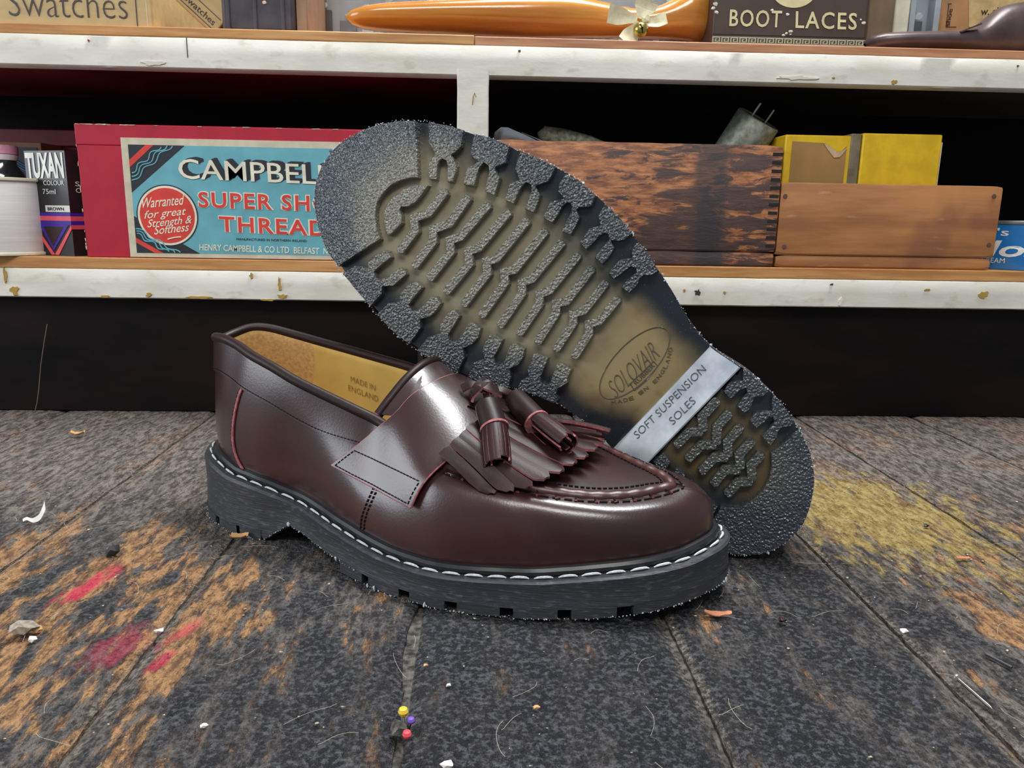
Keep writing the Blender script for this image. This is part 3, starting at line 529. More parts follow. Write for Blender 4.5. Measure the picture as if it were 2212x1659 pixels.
for i in range(NN):
    r = []
    for j in range(NT_+1):
        a = WALL[(i+1) % NN][j]-WALL[i-1][j]; b = WALL[i][min(j+1, NT_)]-WALL[i][max(j-1, 0)]
        n_ = a.cross(b).normalized(); c = WALL[i][j]-Vector((min(max(WALL[i][j].x, .05), .25), -.005, .03))
        r.append(n_ if n_.dot(c) > 0 else -n_)
    WN.append(r)
mb = MB(); mb.grid(WALL+[WALL[0]]); part('upper_wall', mb, [LEA], ang=60)
# --- apron (moccasin top) patch between the two seams, from toe back to the instep
def apron_z(u, w):    # height of centre line above the seam chord
    return w
rowsA = []
i_a = [i for i in range(NH+1) if tn[i].x >= .150]
for i in i_a[::2]+([i_a[-1]] if i_a[-1] % 2 != i_a[0] % 2 else []):
    a = tn[i]; f = min(tf, key=lambda q: abs(q.x-a.x)) if i < NH else a
    zc = interp(a.x, [.150, .160, .172, .188, .205, .222, .250, .275, .2835], [.0955, .0890, .0815, .0725, .0670, .0625, .0560, .0535, .0525])
    row = []
    for j in range(21):
        t = j/20; q = a.lerp(f, t); s = 2*t-1
        dome = (1-abs(s)**2.2)
        row.append(Vector((q.x, q.y, q.z+(zc-(a.z+f.z)/2)*dome)))
    rowsA.append(row)
mb = MB(); mb.grid(rowsA); part('apron', mb, [LEA2], ang=60)
# BVH of the upper (for draping)
bv = MB(); bv.grid(WALL+[WALL[0]]); bv.grid(rowsA)
BVH = BVHTree.FromPolygons([tuple(v) for v in bv.v], bv.f)
CEN = lambda p: Vector((min(max(p.x, .04), .27), -.004, min(p.z-.02, .045)))
def drape(p, d=.0015):
    p = Vector(p); loc, n_, _, _ = BVH.find_nearest(p)
    if n_.dot(loc-CEN(loc)) < 0: n_ = -n_
    return loc+n_*d, n_
def side_pt(u, z, near=True, d=.0006):
    o = Vector((u, .2 if near else -.2, z)); dr = Vector((0, -1 if near else 1, 0))
    loc, n_, _, _ = BVH.ray_cast(o, dr)
    if loc is None: return drape((u, .03 if near else -.03, z), d)
    if n_.dot(dr) > 0: n_ = -n_
    return loc+n_*d, n_
def stitch_line(mb, pts, pitch=.0020, r=.00030, fill=.72, mi=0, lift=.0002):
    pts = [p[0] for p in pts] if isinstance(pts[0], tuple) else pts
    L = sum((a-b).length for a, b in zip(pts, pts[1:])); n_ = max(2, int(L/pitch)); P = resample(pts, n_*6+1, False)
    for k in range(n_): mb.tube(P[k*6:k*6+int(6*fill)+1], r, 5, mi)
# --- collar band and rolled rim
cid = [i for i in range(NN) if TOP[i].x < .152]
i0 = max(i for i in cid if i <= NH); i1 = min(i for i in cid if i > NH)
order = list(range(i1, NN))+list(range(0, i0+1))
P = []; N_ = []; edge = []
for i in order:
    col = WALL[i][::-1]; nn = WN[i][::-1]; L = [0]
    for a, b in zip(col, col[1:]): L.append(L[-1]+(b-a).length)
    hgt = .0195-.006*sstep(TOP[i].x, .10, .15); r = []; rn = []
    for k in range(7):
        s = hgt*k/6; j = 0
        while j < len(L)-2 and L[j+1] < s: j += 1
        t = (s-L[j])/(L[j+1]-L[j]); r.append(col[j].lerp(col[j+1], t)); rn.append(nn[j])
    P.append(r); N_.append(rn); edge.append(r[-1].lerp(r[-2], .45)+rn[-1]*.0011)
mb = MB(); mb.sheet(P, N_, .0011, 0, 1); part('collar', mb, [LEA, PINK], ang=50)
mb = MB(); mb.tube([TOP[i] for i in order], .0026, 12); part('rolled_rim', mb, [LEA2], 'collar')
stm = MB(); stitch_line(stm, edge, .0021, .00032); part('collar_stitching', stm, [THREAD], 'collar')
# --- lining and insole
P = []
for i in order:
    P.append([WALL[i][j]-WN[i][j]*(.0025 if j < NT_ else .0012) for j in range(NT_, 2, -1)])
sp = [k for k, i in enumerate(order) if TOP[i].x < .060]
mb = MB(); mb.grid(P[:sp[0]+1]); mb.grid(P[sp[-1]:]); part('lining', mb, [LINING], ang=60)
mb = MB(); mb.grid(P[sp[0]:sp[-1]+1]); part('heel_lining', mb, [SUEDE], 'lining', ang=60, label='tan suede heel lining')
mb = MB(); INL = inset(L0, .0105); mb.grid(cap(lambda u, v: (u, v, zweltv(u)+.004), INL, 8)); part('insole', mb, [LINING])
# text on the inner side of the far wall
lm_ = MB()
def inner_far(u, z):
    p, n_ = side_pt(u, z, False, 0)
    return p-n_*.0033
for txt, ua, ub, zc, hh in (('MADE IN', .0830, .1000, .0765, .0034), ('ENGLAND', .0810, .1020, .0708, .0034)):
    V, F_ = text_geo(txt, bold=-.01); sl = -.24
    vs = [inner_far(lerp(ua, ub, a), zc+sl*(lerp(ua, ub, a)-ua)+hh*b) for a, b in V]; lm_.add(vs, F_)
part('lining_stamp', lm_, [DEBOSS], 'lining')
# --- heel strip and side seam
def ribbon_on(mb, pts, wd, th, mi=0, me=1, d=.0003):
    P = resample([p[0] for p in pts], 40); Q = []; Nn = []
    for i, p in enumerate(P):
        q, n_ = drape(p, d); t = (P[min(i+1, 39)]-P[max(i-1, 0)]).normalized(); s = n_.cross(t).normalized()
        Q.append([drape(q+s*wd*(k/4-.5), d)[0] for k in range(5)]); Nn.append([n_]*5)
    mb.sheet(Q, Nn, th, mi, me)
mb = MB(); hs = [side_pt(u, z) for u, z in ((.056, .086), (.051, .077), (.0475, .0665), (.0455, .0565), (.0450, .048), (.0470, .040), (.0520, .032))]
ribbon_on(mb, hs, .0016, .0007); part('heel_seam_strip', mb, [PINK, PINK], label='pinkish raw leather seam strip')
stm = MB()
for du in (0, .0024):
    stm = MB(); stitch_line(stm, [side_pt(u+du, z, True, .0005) for u, z in ((.1475, .050), (.1445, .043), (.142, .036), (.1395, .029), (.138, .022))], .0021, .00035); part('seam_stitching' if du else 'side_seam_stitching', stm, [THREAD])
stm = MB()
stitch_line(stm, [side_pt(u-.0022, z, True, .0004) for u, z in ((.056, .086), (.051, .077), (.0475, .0665), (.0455, .0565), (.0450, .048), (.0470, .040), (.0520, .032))], .0022, .0002)
part('heel_seam_stitching', stm, [THREAD])
# --- moccasin seam: ridge, whip stitches, inner line
seam = [tn[i] for i in range(NH+1) if tn[i].x > .166]+[tf[i] for i in range(NH, -1, -1) if tf[i].x > .166][1:]
sm = resample(seam, 240, False)
def inw(p): d = Vector((min(p.x-.012, .262), 0, 0))-p; d.z = 0; return d.normalized()
mb = MB(); mb.tube([drape(p+inw(p)*.0026+Vector((0, 0, .002)), -.0012)[0] for p in sm], [.0030+.00018*math.sin(i*.78) for i in range(240)], 12, 0); part('apron_seam', mb, [LEA3], 'apron')
stm = MB(); cen = Vector((.22, -.002, .045))
outer = []
for p in sm:
    d = (p-Vector((min(p.x-.012, .262), 0, p.z))); d.z = 0; outer.append((drape(p+d.normalized()*.0026, .0003)[0], d.normalized()))
stitch_line(stm, [o[0] for o in outer], .0052, .00042, .80, 0)
for k in range(0, 240, 8):
    o, d = outer[k]; stm.tube([o-d*.0002+Vector((0, 0, .0002)), sm[k]-d*.0006+Vector((0, 0, .0009))], .00038, 6, 0)
    stm.blob(o, .0009, 1, k, (1, 1, .7), .4)
inner = []
for p in sm:
    d = (Vector((min(p.x-.012, .262), 0, p.z))-p); d.z = 0; inner.append(drape(p+d.normalized()*.0072+Vector((0, 0, .003)), .0003)[0])
stitch_line(stm, inner, .0026, .0004, .8)
part('apron_stitching', stm, [THREAD, plain('dark_red_hole', srgb(92, 34, 32), .7)], 'apron')
# --- strap
SB = resample([(.117, .037, .0495), (.1325, .0335, .0625), (.1455, .0265, .0765), (.1565, .0140, .0880), (.1625, .0010, .0930), (.163, -.014, .0915), (.160, -.028, .084), (.152, -.040, .068), (.143, -.046, .050)], 40)
SF = resample([(.1705, .0530, .0405), (.1735, .0500, .0500), (.1810, .0440, .0620), (.1860, .0350, .0685), (.1905, .0150, .0755), (.1920, .0000, .0770), (.190, -.016, .0765), (.187, -.030, .070), (.182, -.043, .058), (.176, -.050, .043)], 40)
P = []; N_ = []
for j in range(40):
    r = []; rn = []
    for i in range(15):
        t = i/14; p = SB[j].lerp(SF[j], t)
        q, n_ = drape(p, .0020)
        top_ = sstep(j, 12, 22)*(1-sstep(j, 30, 38))
        bow = .0016*math.sin(math.pi*t)*sstep(j, 2, 8)
        r.append(q+n_*bow+Vector((0, 0, .0010*top_))); rn.append(n_)
    P.append(r); N_.append(rn)
for _ in range(3):
    P = [[(P[max(j-1, 0)][i]+P[min(j+1, 39)][i]+P[j][i]*2)/4 for i in range(15)] for j in range(40)]
STRAP = P; STRAPN = N_
mb = MB(); mb.sheet(P, N_, .0018, 0, 1)
def bead(ii):
    out = []
    for j in range(0, 33):
        e = P[j][ii]; o = (P[j][ii]-P[j][1 if ii == 0 else 13]).normalized(); out.append(e+o*.0001+N_[j][ii]*.0012)
    return out
mb.tube(bead(0), .00050, 6, 1); mb.tube(bead(14), .00055, 6, 1)
mb.tube([P[0][i]+(P[0][i]-P[1][i]).normalized()*.0001+N_[0][i]*.0012 for i in range(15)], .00055, 6, 1)
part('strap', mb, [LEA, PINK], ang=45)
stm = MB()
def strap_pt(j, i, d=.0019):
    j0 = int(j); i0_ = int(i); j1 = min(j0+1, 39); i1_ = min(i0_+1, 14); a = STRAP[j0][i0_].lerp(STRAP[j0][i1_], i-i0_); b = STRAP[j1][i0_].lerp(STRAP[j1][i1_], i-i0_)
    return a.lerp(b, j-j0)+STRAPN[j0][i0_]*d
stitch_line(stm, [strap_pt(4.2, .5+13*t/12) for t in range(13)], .0021, .00034)
stitch_line(stm, [strap_pt(.55, .6+12.8*t/12) for t in range(13)], .0021, .00034)
stitch_line(stm, [strap_pt(lerp(.5, 4.2, t/4), 13.5) for t in range(5)], .0021, .00034)
stitch_line(stm, [strap_pt(lerp(.5, 4.2, t/4), .5) for t in range(5)], .0021, .00034)
part('strap_stitching', stm, [THREAD], 'strap')
# --- tongue with rolled edge behind the strap
TR = resample([(.1375, .0225, .0755), (.1415, .0165, .0835), (.1450, .0070, .0915), (.1475, -.004, .0965), (.148, -.0140, .0975), (.1465, -.024, .0955), (.143, -.031, .0895)], 30)
TI = resample([(.158, .0215, .0765), (.1620, .0130, .0830), (.1660, .0060, .0860), (.1680, -.004, .0865), (.1680, -.014, .0860), (.166, -.024, .0825), (.161, -.031, .0765)], 30)
rows = [[TR[i].lerp(TI[i], j/6) for j in range(7)] for i in range(30)]
nr = []
for i in range(30):
    t = TR[min(i+1, 29)]-TR[max(i-1, 0)]; n_ = (TI[i]-TR[i]).cross(t).normalized(); n_ = n_ if n_.z > 0 else -n_; nr.append([n_]*7)
mb = MB(); mb.sheet(rows, nr, .0012, 0, 1); part('tongue', mb, [LEA, PINK], ang=50)
mb = MB(); mb.tube(TR, .0025, 12); k = len(mb.v); part('tongue_roll', mb, [LEA2], 'tongue')
mb = MB(); e = TR[0]; d = (TR[0]-TR[1]).normalized(); mb.tube([e, e+d*.0006], [.0023, .0019], 12); part('tongue_roll_end', mb, [PINK], 'tongue')
# --- kiltie fringe
tips = resample([(.204, .0445, .0498), (.211, .0437, .0505), (.220, .0410, .0540), (.228, .0388, .0572), (.233, .0333, .0598), (.236, .0272, .0608), (.239, .0210, .0622), (.2425, .0110, .0640), (.245, .0010, .0655), (.245, -.0100, .0658), (.241, -.020, .0655), (.235, -.0290, .065), (.226, -.036, .062), (.216, -.0400, .0600)], 15)
bas = resample([(.180, .0400, .0655), (.183, .0370, .0680), (.185, .0330, .0705), (.187, .0250, .0740), (.189, .0150, .0760), (.190, .0050, .0772), (.190, -.006, .0772), (.189, -.018, .0758), (.187, -.028, .0715), (.184, -.037, .0650)], 15)
mb = MB(); rnd = random.Random(3)
for k in range(14):
    P = []; N_ = []; lift = .0004*(k % 2)
    a0, a1 = bas[k], bas[k+1]; b0, b1 = tips[k], tips[k+1]
    for i in range(15):
        t = i/14; w_ = .5*(1 - (.62*sstep(t, .93, 1.0)))
        l = a0.lerp(b0, t); r = a1.lerp(b1, t); m = (l+r)/2; bow = math.sin(t*math.pi)*(-.0014 if k > 1 else .001)
        row = []
        for j in range(5):
            s = (j/4-.5)*2*w_*.97; q = m+(r-l)*s
            qq, n_ = drape(q, .0014)
            zz = max(q.z+bow, qq.z if n_.z > .5 else q.z+bow); row.append(Vector((q.x, q.y, zz+lift+.0005*(1-abs(j/2-1)))))
        P.append(row); c = (r-l).cross(b0-a0).normalized(); c = c if c.z > 0 else -c; N_.append([c]*5)
    mb.sheet(P, N_, .0013, 0, 1)
part('kiltie_fringe', mb, [LEA2, PINK], ang=40)
# --- tassels
def tassel(a, b, c, r, seed, cutoff=1.0):
    a, b, c = Vector(a), Vector(b), Vector(c); ax = (b-a).normalized()
    mb = MB(); mb.tube([a-ax*.0003, a, a.lerp(b, .25), a.lerp(b, .6), b], [r*.55, r*.92, r*.98, r, r*1.03], 20, 0); mb.tube([b-ax*.0002, b+ax*.0009], [r*1.10, r*1.08], 20, 1)
    part('tassel', mb, [LEA2, PINK], ang=50)
    tm = MB(); rnd = random.Random(seed); up = ax.orthogonal().normalized(); sd = ax.cross(up); cx = (c-b).normalized()
    for q in range(15):
        th = q*2*math.pi/15 if q < 11 else q*1.7; rr = r*.80 if q < 11 else r*.38
        o = up*math.cos(th)*rr+sd*math.sin(th)*rr; tg = -up*math.sin(th)+sd*math.cos(th); nn = o.normalized()
        L = (c-b).length*(1+rnd.uniform(-.05, .05)); P = []; N_ = []
        for i in range(7):
            t = i/6; ctr = b-ax*.001+(c-b)*t*(L/(c-b).length)+o*(1+.10*math.sin(t*3.1)+.08*t)
            P.append([ctr+tg*(-r*.20), ctr+tg*(-r*.07)+nn*.0002, ctr+tg*r*.07+nn*.0002, ctr+tg*(r*.20)]); N_.append([nn]*4)
        tm.sheet(P, N_, .0009, 0, 1)
    part('tassel_strands', tm, [LEA2, PINK], 'tassel', ang=45)
tassel((.1925, .0135, .0845), (.2000, .0220, .0760), (.2085, .0370, .0625), .0064, 1)
tassel((.1985, -.0080, .0835), (.2155, .0060, .0765), (.2345, .0180, .0705), .0062, 2)
# loose straight strands lying to the toe side
mb = MB()
for q, (y, dz) in enumerate(((-.0062, .002), (-.0085, .0008), (-.011, 0), (-.0125, -.001))):
    P = []; N_ = []
    ce = resample([(.212, y+.009, .0745+dz), (.226, y+.004, .0742+dz), (.2375, y-.001, .0722+dz), (.2475-.0008*q, y-.0035, .0700+dz)], 9)
    P = [[p+Vector((0, -.0016, 0)), p+Vector((0, -.0005, .0003)), p+Vector((0, .0005, .0003)), p+Vector((0, .0016, 0))] for p in ce]
    mb.sheet(P, [[Vector((.2, 0, 1))]*4]*9, .0011, 0, 1)
part('loose_strands', mb, [LEA2, PINK], 'tassel', ang=45)
# --- knotted lace joining the tassels
def lace(mb, pts, wd, th, tw0=0, tw1=0):
    P = resample(pts, 22); Q = []; N_ = []
    for i, p in enumerate(P):
        t = (P[min(i+1, 21)]-P[max(i-1, 0)]).normalized(); n_ = Vector((0, 0, 1)); n_ = (n_-t*n_.dot(t)).normalized(); s = t.cross(n_); a = lerp(tw0, tw1, i/21)
        s2 = s*math.cos(a)+n_*math.sin(a); n2 = t.cross(s2) if t.cross(s2).z > 0 else -t.cross(s2)
        Q.append([p+s2*wd*(k/3-.5) for k in range(4)]); N_.append([n2]*4)
    mb.sheet(Q, N_, th, 0, 1)
mb = MB()
lace(mb, [(.1745, .0035, .0885), (.1790, .0020, .0905), (.1840, .0010, .0885), (.1890, .0010, .0865)], .0042, .0012, .9, .2)
lace(mb, [(.1790, -.004, .0880), (.1830, .0000, .0915), (.1880, .0010, .0900), (.1925, -.003, .0865)], .0065, .0013, .2, .6)
lace(mb, [(.1815, .0060, .0835), (.1830, .0045, .0890), (.1850, -.002, .0918), (.1870, -.009, .0865)], .0060, .0013, 0, .3)
lace(mb, [(.1865, .0010, .0880), (.1885, .0040, .0860), (.1895, .0065, .0835)], .0034, .0011, .8, .2)
lace(mb, [(.1870, -.0010, .0875), (.1925, -.0040, .0880), (.1975, -.0070, .0855)], .0036, .0011, .3, .9)
part('tassel_knot', mb, [LEA2, PINK], ang=40)
mb = MB(); mb.tube([strap_pt(17.6, 9.2, .0020), strap_pt(18.6, 11.2, .0021), strap_pt(19.6, 13.0, .0020)], [.0006, .0016, .0008], 8, flat=.35); part('strap_slit', mb, [THREAD], 'strap')
# ---------------------------------------------------------------- make the two shoes
def make_shoe(side, M, label, group):
    root = empty('tassel_loafer', label=label, cat='shoe', group=group); root.matrix_world = M
    made = {}
    for name, mb, mats, par, ang, lab, kind in PARTS:
        fn = (lambda v: (v[0], -v[1]*side, v[2]))
        o = mb.build(name, mats, root, ang=ang, fn=fn)
        if par: o.parent = made[par]
        if lab: o['label'] = lab
        if kind: o['kind'] = kind
        made[name] = o
    return root
_a = .41931484
M1 = Matrix.Translation((-.16728029, .44973723, 0)) @ Matrix.Rotation(-_a, 4, 'Z')
make_shoe(1, M1, 'burgundy tassel loafer standing upright with its side to the camera', 'pair of loafers')
S_ = 1/.93193
DD = Vector((-0.803089025796141, 0.25420106360433076, 0.5389154255615922)); BB = Vector((0.5370164582470549, -0.08312114718431196, 0.8394666154544521)); NNv = Vector((-0.2581885749168507, -0.9635728795234904, 0.0697564737441253))
M2 = Matrix((DD*S_, BB*S_, -NNv*S_)).transposed().to_4x4(); M2.translation = (0.17533046900098676, 0.3675722784445885, 0.030895646343146163)
M2 = Matrix.Translation(CAM) @ Matrix.Scale(.984, 4) @ Matrix.Translation(-CAM) @ M2
make_shoe(-1, M2, 'loafer tipped on its side showing its grey lugged rubber sole', 'pair of loafers')
# ---------------------------------------------------------------- bench top
def mat_bench():
    t = NT('worn_bench_wood')
    sx = t.n('ShaderNodeSeparateXYZ'); t.put(sx.inputs[0], t.coord())
    X, Y = sx.outputs[0], sx.outputs[1]
    n1 = t.noise(36, 8, .66, stretch=(1, .30, 1)); n2 = t.noise(120, 6, .68, stretch=(1, .32, 1)); n3 = t.noise(480, 3, .6); nb = t.noise(7, 3)
    n4 = t.noise(300, 5, .75, stretch=(1, .30, 1)); n5 = t.noise(900, 3, .7)
    tar = t.mix(t.ramp(n3, .44, .70), (.008, .008, .011, 1), (.098, .10, .112, 1))
    dust = t.mix(t.ramp(n4, .38, .62), (.030, .024, .022, 1), (.235, .200, .172, 1))
    right = t.ramp(X, .15, .26); left = t.ramp(X, .0, -.15)
    col = t.mix(t.ramp(t.math('ADD', t.math('ADD', t.math('MULTIPLY', n1, .55), t.math('MULTIPLY', n2, .45)), t.math('ADD', t.math('MULTIPLY', left, .06), t.math('MULTIPLY', right, .09))), .46, .60), tar, dust)
    w = t.math('ADD', t.math('MULTIPLY', t.math('MULTIPLY', left, t.ramp(Y, .47, .33)), .080), t.math('MULTIPLY', right, .034))
    wn = t.math('ADD', t.math('ADD', t.math('MULTIPLY', n1, .50), t.math('MULTIPLY', n2, .38)), t.math('MULTIPLY', nb, .12))
    m = t.ramp(t.math('ADD', wn, w), .562, .592)
    wood = t.mix(t.ramp(n4, .36, .62), (.14, .062, .026, 1), (.50, .26, .095, 1))
    col = t.mix(t.math('MULTIPLY', m, .88), col, wood)
    far = t.math('MULTIPLY', t.ramp(Y, .36, .54), .66)
    br = t.mix(t.ramp(n1, .45, .6), (.070, .060, .055, 1), (.125, .072, .048, 1))
    col = t.mix(far, col, t.mix(t.ramp(n4, .38, .62), br, (.33, .285, .245, 1)))
    # dark tar in the middle foreground
    e = t.ramp(t.math('ADD', t.ellipse(.035, .245, .15, .085), t.math('MULTIPLY', t.math('SUBTRACT', n1, .5), 1.6)), 1.15, .55)
    col = t.mix(t.math('MULTIPLY', e, .80), col, tar)
    # pale grit packed along the seams
    for sxx in (-.236, -.1345, .083, .182, .290):
        g_ = t.ramp(t.math('ADD', t.math('ABSOLUTE', t.math('SUBTRACT', X, sxx)), t.math('MULTIPLY', t.math('SUBTRACT', n2, .5), .016)), .0050, .0012)
        col = t.mix(t.math('MULTIPLY', g_, .5), col, t.mix(t.ramp(n3, .4, .65), (.10, .08, .06, 1), (.36, .31, .25, 1)))
    # yellow paint
    yl = t.ramp(t.math('ADD', t.ellipse(.240, .437, .060, .080, 20), t.math('MULTIPLY', t.math('SUBTRACT', n2, .5), 4.2)), 1.2, .55)
    yc = t.mix(t.ramp(n4, .35, .65), (.30, .175, .035, 1), (.60, .45, .13, 1))
    col = t.mix(t.math('MULTIPLY', yl, .78), col, yc)
    # pink dye spots
    pn = t.math('MULTIPLY', t.math('SUBTRACT', n2, .5), 3.4)
    for cx, cy, rx, ry, k in ((-.184, .343, .006, .022, .85), (-.145, .291, .009, .016, .35), (-.125, .300, .004, .011, .55), (-.124, .278, .0035, .010, .6)):
        p = t.ramp(t.math('ADD', t.ellipse(cx, cy, rx, ry, -12), pn), 1.25, .45)
        col = t.mix(t.math('MULTIPLY', p, k), col, srgb(214, 38, 78))
    h = t.math('ADD', t.math('ADD', t.math('MULTIPLY', n2, .8), t.math('MULTIPLY', n4, .6)), t.math('ADD', t.math('MULTIPLY', n3, .55), t.math('MULTIPLY', n5, .3)))
    col = t.mix(t.math('MULTIPLY', t.ramp(n5, .60, .72), .35), col, (.34, .31, .28, 1)); col = t.mix(t.math('MULTIPLY', t.ramp(n3, .42, .34), .6), col, (.008, .008, .010, 1))
    h = t.math('SUBTRACT', h, t.math('MULTIPLY', m, .25))
    return t.fin(col, t.math('ADD', .50, t.math('MULTIPLY', m, .2)), bump=h, bstr=1.0, bdist=.0048)
BENCH = mat_bench(); GRIME = plain('packed_grime', (.075, .068, .060, 1), .9, vary=.8, scale=300, bstr=.9, bdist=.002)
TIMB = plain('dark_bench_timber', (.03, .022, .018, 1), .7, vary=.4)
bench = empty('workbench', (0, 0, 0), label='old tar-blackened wooden workbench top with worn planks under the shoes', cat='workbench')
def ft(n): return n
ft = None
seams = [-.62, -.500, -.368, -.236, -.1345, -.0265, .083, .182, .290, .400, .51, .62]
Y0, Y1 = .10, .70
for k in range(len(seams)-1):
    a, b = seams[k], seams[k+1]; gap = .0011 if k not in (4, 5) else .0014
    nx = 34; ny = 190; mb = MB(); rows = []
    tilt = random.uniform(-.0006, .0006)
    for i in range(nx+1):
        r = []
        for j in range(ny+1):
            y = lerp(Y0, Y1, j/ny); jag = .0007*noise.noise(Vector((k*7.3, y*60, 0)))+.0005*noise.noise(Vector((k*3.1, y*260, 4)))
            jag2 = .0007*noise.noise(Vector((k*7.3+9, y*60, 0)))+.0005*noise.noise(Vector((k*3.1+9, y*260, 4)))
            xa = a+gap+jag; xb = b-gap+jag2
            if k == 4 and .262 < y < .322: xb -= .0028*math.sin((y-.262)/.06*math.pi)**.5
            x = lerp(xa, xb, i/nx); e = min(i, nx-i)
            q = noise.noise(Vector((x*55, y*22, k)))*.0007+noise.noise(Vector((x*190, y*75, k)))*.0005
            z = -.0008+q-(.0016 if e == 0 else .0005 if e == 1 else 0)
            r.append((x, y, min(z, -.0001)))
        rows.append(r)
    mb.grid(rows); n0 = len(mb.v)
    for i in (0, nx):
        mb.grid([[Vector(p) for p in rows[i]], [Vector((p[0], p[1], -.03)) for p in rows[i]]])
    for j in (0, ny):
        mb.grid([[Vector(r[j]) for r in rows], [Vector((r[j][0], r[j][1], -.03)) for r in rows]])
    mb.build('plank', BENCH, bench, ang=60)
mb = MB(); rows = []
for i in range(60):
    x = lerp(-.61, .61, i/59); rows.append([(x, lerp(Y0, Y1, j/50), -.0042) for j in range(51)])
mb.grid(rows); mb.build('seam_grime', GRIME, bench)
mb = MB(); mb.box((-.62, Y0, -.034), (.62, Y1, -.0305)); mb.build('support_board', TIMB, bench)
# ---------------------------------------------------------------- shelving
def mat_paint():
    t = NT('chipped_cream_paint')
    n1 = t.noise(12, 4, stretch=(1, 1, 3)); n2 = t.noise(90, 4, stretch=(.5, 1, 1)); n3 = t.noise(26, 3, .5)
    col = t.mix(t.ramp(n1, .3, .7), srgb(212, 208, 194), srgb(230, 227, 216))
    col = t.mix(t.math('MULTIPLY', t.ramp(n2, .56, .72), .40), col, srgb(168, 160, 140))
    chip = t.ramp(n3, .79, .80); col = t.mix(chip, col, srgb(150, 122, 66))
    return t.fin(col, .42, bump=t.math('ADD', n2, t.math('MULTIPLY', chip, -.6)), bstr=.35, bdist=.0012)
PAINT = mat_paint()
def mat_board(name, a, b, sc=1):
    t = NT(name); n1 = t.noise(10*sc, 5, .6, stretch=(1, 6, 14)); n2 = t.noise(160*sc, 3, stretch=(.25, 1, 1))
    col = t.mix(t.ramp(n1, .35, .65), a, b); col = t.mix(t.math('MULTIPLY', t.ramp(n2, .6, .8), .3), col, (*[c*.55 for c in a[:3]], 1))
    return t.fin(col, .5, bump=n2, bstr=.25, bdist=.0006)
PINE = mat_board('orange_pine_board', srgb(176, 120, 66), srgb(208, 156, 96)); PINE2 = mat_board('reddish_pine_board', srgb(170, 112, 76), srgb(200, 146, 108))
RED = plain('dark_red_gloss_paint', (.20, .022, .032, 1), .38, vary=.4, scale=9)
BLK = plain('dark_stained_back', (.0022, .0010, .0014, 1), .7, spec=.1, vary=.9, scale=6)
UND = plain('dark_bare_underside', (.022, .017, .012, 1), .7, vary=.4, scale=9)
YS = .660
X0, X1 = -.60, .66
# slight slope of the whole shelf unit
def shelf(name, zf0, zf1, zb1, label, mat2=None):
    root = empty(name, (0, YS, zf0), label=label, cat='shelf')
    L = lambda z: z-zf0
    mb = MB(); n_ = 150
    # fascia with slightly worn edges
    prof = [(0, L(zf0)), (0, L(zf1)), (.016, L(zf1)), (.016, L(zf0))]
    rows = []
    for i in range(n_+1):
        x = lerp(X0, X1, i/n_); j = .0004*noise.noise(Vector((x*40, zf0*9, 0)))
        rows.append([(x, j, L(zf0)+.0010), (x, j, (L(zf0)+L(zf1))/2), (x, j, L(zf1)-.0008), (x, .0008+j, L(zf1)+j), (x, .016, L(zf1)), (x, .016, L(zf0)), (x, .0010+j, L(zf0)+j), (x, j, L(zf0)+.0010)])
    mb.grid(rows); mb.build('fascia', PAINT, root, ang=50)
    cut = .0 if zf0 < .2 else at(1025, 90, YS).x
    if zf0 < .2:
        mb = MB(); mb.box((X0, .0006, L(zf1)+.0002), (X1, .235, L(zb1))); mb.build('board', PINE, root, bevel=.0008)
    else:
        mb = MB(); mb.box((X0, .0006, L(zf1)+.0002), (cut-.0002, .235, L(zb1))); mb.build('board', PINE, root, bevel=.0008)
        mb = MB(); mb.box((cut+.0002, .0010, L(zf1)+.0002), (X1, .235, L(zb1)-.0006)); mb.build('board', PINE2, root, bevel=.0008)
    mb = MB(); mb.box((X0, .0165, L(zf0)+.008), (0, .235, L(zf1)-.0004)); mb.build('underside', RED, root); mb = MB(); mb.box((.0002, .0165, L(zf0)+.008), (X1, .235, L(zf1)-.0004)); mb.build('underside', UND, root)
    return root
lo = shelf('lower_shelf', .1010, .1252, .1348, 'lower cream-edged shelf carrying the red box and wooden boxes')
up = shelf('upper_shelf', .2843, .3075, .3152, 'upper cream-edged shelf carrying the orange wooden shoe form')
# paint marks on the fascias
def flat_marks(name, root, marks, th=.0003):
    for (px, py, w_, h_, c, sd) in marks:
        p = at(px, py, YS); rnd = random.Random(sd); n_ = 14; f_ = []; b_ = []
        for k in range(n_):
            a = k/n_*2*math.pi; r = rnd.uniform(.45, 1.1); x = p.x+math.cos(a)*r*w_/FPX*.66/2; z = p.z-root.location.z+math.sin(a)*r*h_/FPX*.66/2
            f_.append((x, -.0009, z)); b_.append((x, .0012, z))
        mb = MB(); mb.add(b_+f_, [tuple(range(n_, 2*n_))]+[(i, (i+1) % n_, (i+1) % n_+n_, i+n_) for i in range(n_)])
        mb.build(name, MARK[c], root, smooth=False)
MARK = dict(y=plain('mustard_paint_drip', srgb(176, 142, 70), .4), k=plain('black_tar_speck', srgb(50, 48, 52), .5), w=plain('light_paint_blob', srgb(226, 216, 204), .4), r=plain('red_paint_speck', srgb(150, 50, 50), .4))
